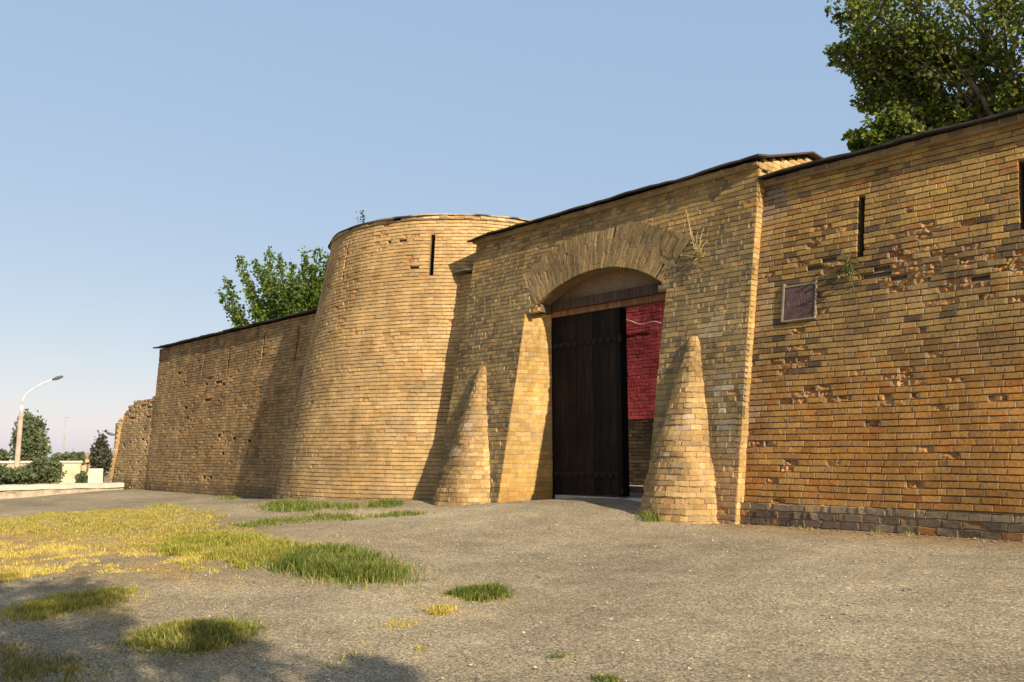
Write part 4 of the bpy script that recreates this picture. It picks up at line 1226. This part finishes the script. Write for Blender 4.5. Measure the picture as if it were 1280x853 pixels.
YEL = [(.58, .43, .09), (.50, .385, .085), (.42, .36, .07), (.62, .48, .15)]
GRN = [(.10, .155, .02), (.13, .19, .026), (.075, .12, .016), (.21, .23, .035)]
MIX = [(.40, .34, .06), (.28, .29, .045), (.17, .22, .03), (.50, .39, .08)]
def dry_field():
    mb = MB()
    mask = lambda a, b: np.clip((fbm(a * .9, b * 1.1, 6.6, 4) - .25) * 3.2, 0.0, 1) * np.clip((fbm(a * 3.1, b * 3.1, 16.6, 3) - .3) * 2.5, 0.08, 1)
    X, Y = scatter([(-60, 655), (0, 649), (60, 641), (130, 638), (210, 637), (280, 650), (300, 662), (330, 672), (395, 690), (350, 703), (260, 702), (180, 690), (100, 690), (40, 668), (-60, 672)], 80000, mask)
    blades(mb, X, Y, .02 + .085 * fbm(X * 2, Y * 2, 4.1, 2), YEL + [(.2, .22, .04), (.30, .24, .09)], .0055, lean=1.3)
    X, Y = scatter([(180, 690), (240, 668), (330, 672), (400, 690), (360, 706), (260, 703)], 13000, mask)
    blades(mb, X, Y, .04 + .16 * fbm(X * 2, Y * 2, 4.1, 2), MIX, .0055, lean=1.0)
    X, Y = scatter([(-40, 678), (90, 680), (100, 700), (60, 722), (-40, 735)], 6000, lambda a, b: np.clip((fbm(a * 1.3, b * 1.3, 2.6, 4) - .42) * 3, 0, 1))
    blades(mb, X, Y, .055, YEL, .006)
    X, Y = scatter([(60, 690), (260, 690), (330, 706), (250, 722), (120, 716)], 3000, lambda a, b: np.clip((fbm(a * 1.6, b * 1.6, 9.6, 4) - .45) * 3, 0, 1))
    blades(mb, X, Y, .04, YEL, .006)
    o = mb.build('dry_grass', M_grass); tag(o, 'yellow dry grass spread over the gravel on the left', 'grass', kind='stuff')
dry_field()
def tuft(poly, n, h, pal, label, w=.007, density=True, pw=None):
    X, Y = scatter(poly, n, lambda a, b: np.clip((fbm(a * 2.6, b * 2.6, 1.2 + n, 3) - .34) * 3.2, .02, 1))
    sx_, sy_ = max(np.ptp(X), .2), max(np.ptp(Y), .2)
    f_ = rng.random(len(X)) < .45
    X = X + f_ * rng.normal(size=len(X)) * sx_ * .13; Y = Y + f_ * rng.normal(size=len(X)) * sy_ * .15
    mb = MB(); cx, cy = X.mean(), Y.mean(); dx, dy = np.ptp(X) / 2 + .01, np.ptp(Y) / 2 + .01
    hh = h * np.clip(.45 + 1.1 * fbm(X * 4, Y * 4, 3.3, 2), .3, 1.5) * np.clip(1.3 - .8 * (((X - cx) / dx) ** 2 + ((Y - cy) / dy) ** 2), .28, 1.2)
    blades(mb, X, Y, hh, pal + [(.38, .30, .10)] if len(pal) == 4 else pal, w * .72, lean=1.0)
    o = mb.build('grass_tuft', M_grass); tag(o, label, 'grass tuft', 'grass tufts on the gravel')
tuft([(352, 706), (385, 690), (420, 688), (470, 698), (512, 718), (480, 728), (420, 726), (375, 718)], 11000, .16, GRN, 'largest bright green grass tuft at the right end of the dry grass')
tuft([(290, 690), (330, 676), (385, 682), (395, 696), (350, 708), (300, 704)], 6500, .10, MIX, 'yellow green clump joining the dry grass to the green tuft')
tuft([(165, 800), (205, 788), (260, 783), (305, 784), (325, 797), (270, 808), (200, 816), (165, 812)], 7500, .085, [(.15, .18, .025), (.22, .22, .035), (.10, .13, .018), (.38, .31, .07)], 'olive grass tuft in the shade near the bottom left')
tuft([(30, 768), (70, 748), (130, 738), (178, 737), (150, 750), (90, 762), (45, 776)], 7500, .08, [(.46, .38, .07), (.34, .33, .055), (.22, .25, .035), (.52, .42, .09)], 'olive yellow grass patch left of the bare gravel')
tuft([(562, 742), (585, 736), (612, 735), (628, 742), (610, 752), (575, 750)], 2600, .10, GRN, 'small green tuft alone in the middle of the gravel')
tuft([(535, 765), (552, 760), (578, 764), (560, 770), (540, 771)], 900, .07, YEL, 'small yellow tuft beside the lone green tuft')
tuft([(472, 780), (500, 775), (535, 777), (520, 786), (480, 789)], 420, .04, YEL, 'flattened thin dry tuft lowest in the middle', .005)
tuft([(796, 650), (806, 644), (832, 646), (832, 652), (812, 654)], 900, .17, GRN, 'green weed at the foot of the right conical buttress')
tuft([(335, 634), (350, 628), (400, 631), (450, 633), (448, 637), (380, 640), (340, 639)], 3600, .14, GRN, 'green grass fringe along the left foot of the round tower')
tuft([(458, 632), (478, 628), (503, 630), (500, 635), (465, 636)], 1300, .13, GRN, 'small grass clump at the right foot of the round tower')
tuft([(290, 657), (340, 650), (400, 645), (450, 646), (440, 651), (380, 653), (300, 661)], 3600, .08, GRN, 'narrow green strip along the edge of the pale track')
tuft([(458, 646), (490, 643), (540, 641), (500, 646), (465, 648)], 900, .08, GRN, 'thin grass line at the track edge near the left buttress')
tuft([(175, 634), (200, 631), (228, 632), (200, 637)], 700, .1, MIX, 'small distant tuft in front of the long left wall')
tuft([(270, 624), (290, 621), (300, 623), (285, 626)], 500, .12, GRN, 'small tuft at the foot of the long left wall in sun')
tuft([(676, 822), (700, 816), (718, 818), (700, 825)], 300, .035, GRN, 'tiny flat weed at the bottom centre')
tuft([(735, 846), (760, 841), (778, 846), (770, 858), (745, 858)], 260, .03, GRN, 'tiny weed cut by the bottom edge of the view')
tuft([(-20, 800), (60, 805), (110, 830), (110, 860), (-20, 870)], 1500, .06, [(.2, .17, .04), (.14, .13, .03), (.28, .22, .06)], 'brownish grass in the dark bottom left corner')

def strays():
    mb = MB()
    for i in range(60):
        px, py = rng.uniform(-20, 560), rng.uniform(665, 850)
        if px > 330 and rng.random() < .6: continue
        g_ = onG(px, py); n = rng.integers(6, 40); r_ = rng.uniform(.03, .16)
        blades(mb, g_[0] + rng.normal(size=n) * r_, g_[1] + rng.normal(size=n) * r_, rng.uniform(.02, .06), YEL + MIX, .005, lean=1.3)
    for i in range(26):
        xa = rng.uniform(-15, -3); ya = (12.1 if xa > -7.4 else 11.9) - abs(rng.normal()) * .1
        if -13 < xa < -9.2: continue
        n = rng.integers(5, 25); blades(mb, xa + rng.normal(size=n) * .06, ya + rng.normal(size=n) * .03, rng.uniform(.03, .09), MIX, .005, lean=1.2)
    tag(mb.build('sparse_weeds', M_grass), 'sparse thin weeds dotted over the gravel and along the wall foot', 'weeds', kind='stuff')
strays()

# plants growing out of the walls
def wall_weed(px, py, Y0, label, pal, n, stems, dry=False):
    sf = flat(Y0, BATTER)
    c = onY(px, py, Y0, BATTER)
    root = tag(empty('wall_weed', tuple(c)), label, 'wall weed')
    st = MB(); lf = MB()
    for (qx, qy) in stems:
        e = onY(qx, qy, Y0 - rng.uniform(.04, .16), BATTER)
        t = np.linspace(0, 1, 6)[:, None]; pts = c + (e - c) * t + np.array([0, -.08, .0]) * np.sin(t * math.pi)
        st.tube(pts, np.linspace(.009, .003, 6), 5, (.55, .42, .18) if dry else (.2, .2, .08))
        m = n
        k = rng.uniform(.1, 1, m) * 5; i0 = np.clip(k.astype(int), 0, 4); f = (k - i0)[:, None]
        leaves(lf, pts[i0] * (1 - f) + pts[i0 + 1] * f + rng.normal(size=(m, 3)) * .03, .06 if not dry else .045, leafcol(m, pal))
    st.build('stem', M_core, root); lf.build('foliage', M_leaf, root)
wall_weed(876, 322, YG, 'dry straw coloured weed growing from the gatehouse wall', [(.5, .38, .13), (.42, .32, .1), (.3, .28, .07)], 7, [(858, 262), (862, 285), (866, 300), (872, 290), (880, 285), (885, 300), (884, 318), (870, 312), (868, 330), (852, 320), (874, 305), (878, 300)], True)
wall_weed(1062, 330, 12.3, 'green weed hanging from the joints between plaque and slit', [(.10, .12, .03), (.2, .19, .05), (.07, .085, .025)], 13, [(1055, 318), (1070, 318), (1050, 345), (1062, 352), (1075, 345), (1045, 358), (1068, 362), (1058, 340), (1080, 330)])
tw = MB()
leaves(tw, onY(452, 273, 13.0) + rng.normal(size=(40, 3)) * np.array([.06, .06, .12]), .08, leafcol(40, GREEN))
tag(tw.build('rim_weed', M_leaf), 'tiny weed sprouting on the rim of the round tower', 'weed')

# ------------------------------------------------------------------ loose stones on the gravel
def pebbles():
    n = 5200
    X = rng.uniform(-13, 0, n); Y = rng.uniform(2.2, 12.0, n)
    th = rng.uniform(0, 6.3, n); s = .005 + .016 * rng.random(n) ** 4
    n2 = 1500
    xa = rng.uniform(-15.5, 1, n2); ya = np.where(xa > -7.4, 12.12, 11.95) - np.abs(rng.normal(size=n2)) * .22
    k2 = ~((xa > -13) & (xa < -9.2))
    X[:n2][k2] = xa[k2]; Y[:n2][k2] = ya[k2]; s[:n2][k2] = (.006 + .022 * rng.random(n2) ** 4)[k2]
    oct_ = np.array([(1, 0, 0), (0, 1, 0), (-1, 0, 0), (0, -1, 0), (0, 0, .6), (0, 0, -.6)])
    V = oct_[None] * rng.uniform(.6, 1.3, (n, 6, 1)) * s[:, None, None]
    c, sn = np.cos(th)[:, None], np.sin(th)[:, None]
    V = np.stack([V[..., 0] * c - V[..., 1] * sn + X[:, None], V[..., 0] * sn + V[..., 1] * c + Y[:, None], V[..., 2] + (ground_z(X, Y) + .006)[:, None]], -1)
    F = np.array([(0, 1, 4), (1, 2, 4), (2, 3, 4), (3, 0, 4), (1, 0, 5), (2, 1, 5), (3, 2, 5), (0, 3, 5)])
    mb = MB(); mb.add(V.reshape(-1, 3), (np.arange(n)[:, None, None] * 6 + F).reshape(-1, 3), np.repeat(np.where((np.arange(n) < n2)[:, None], pick(n, [(.26, .18, .1), (.3, .22, .13), (.2, .14, .08)]), pick(n, [(.32, .27, .2), (.42, .37, .29), (.2, .17, .13), (.5, .44, .35)])), 6, 0))
    tag(mb.build('gravel', M_core), 'loose gravel scattered on the ground before the gate', 'gravel', kind='stuff')
pebbles()
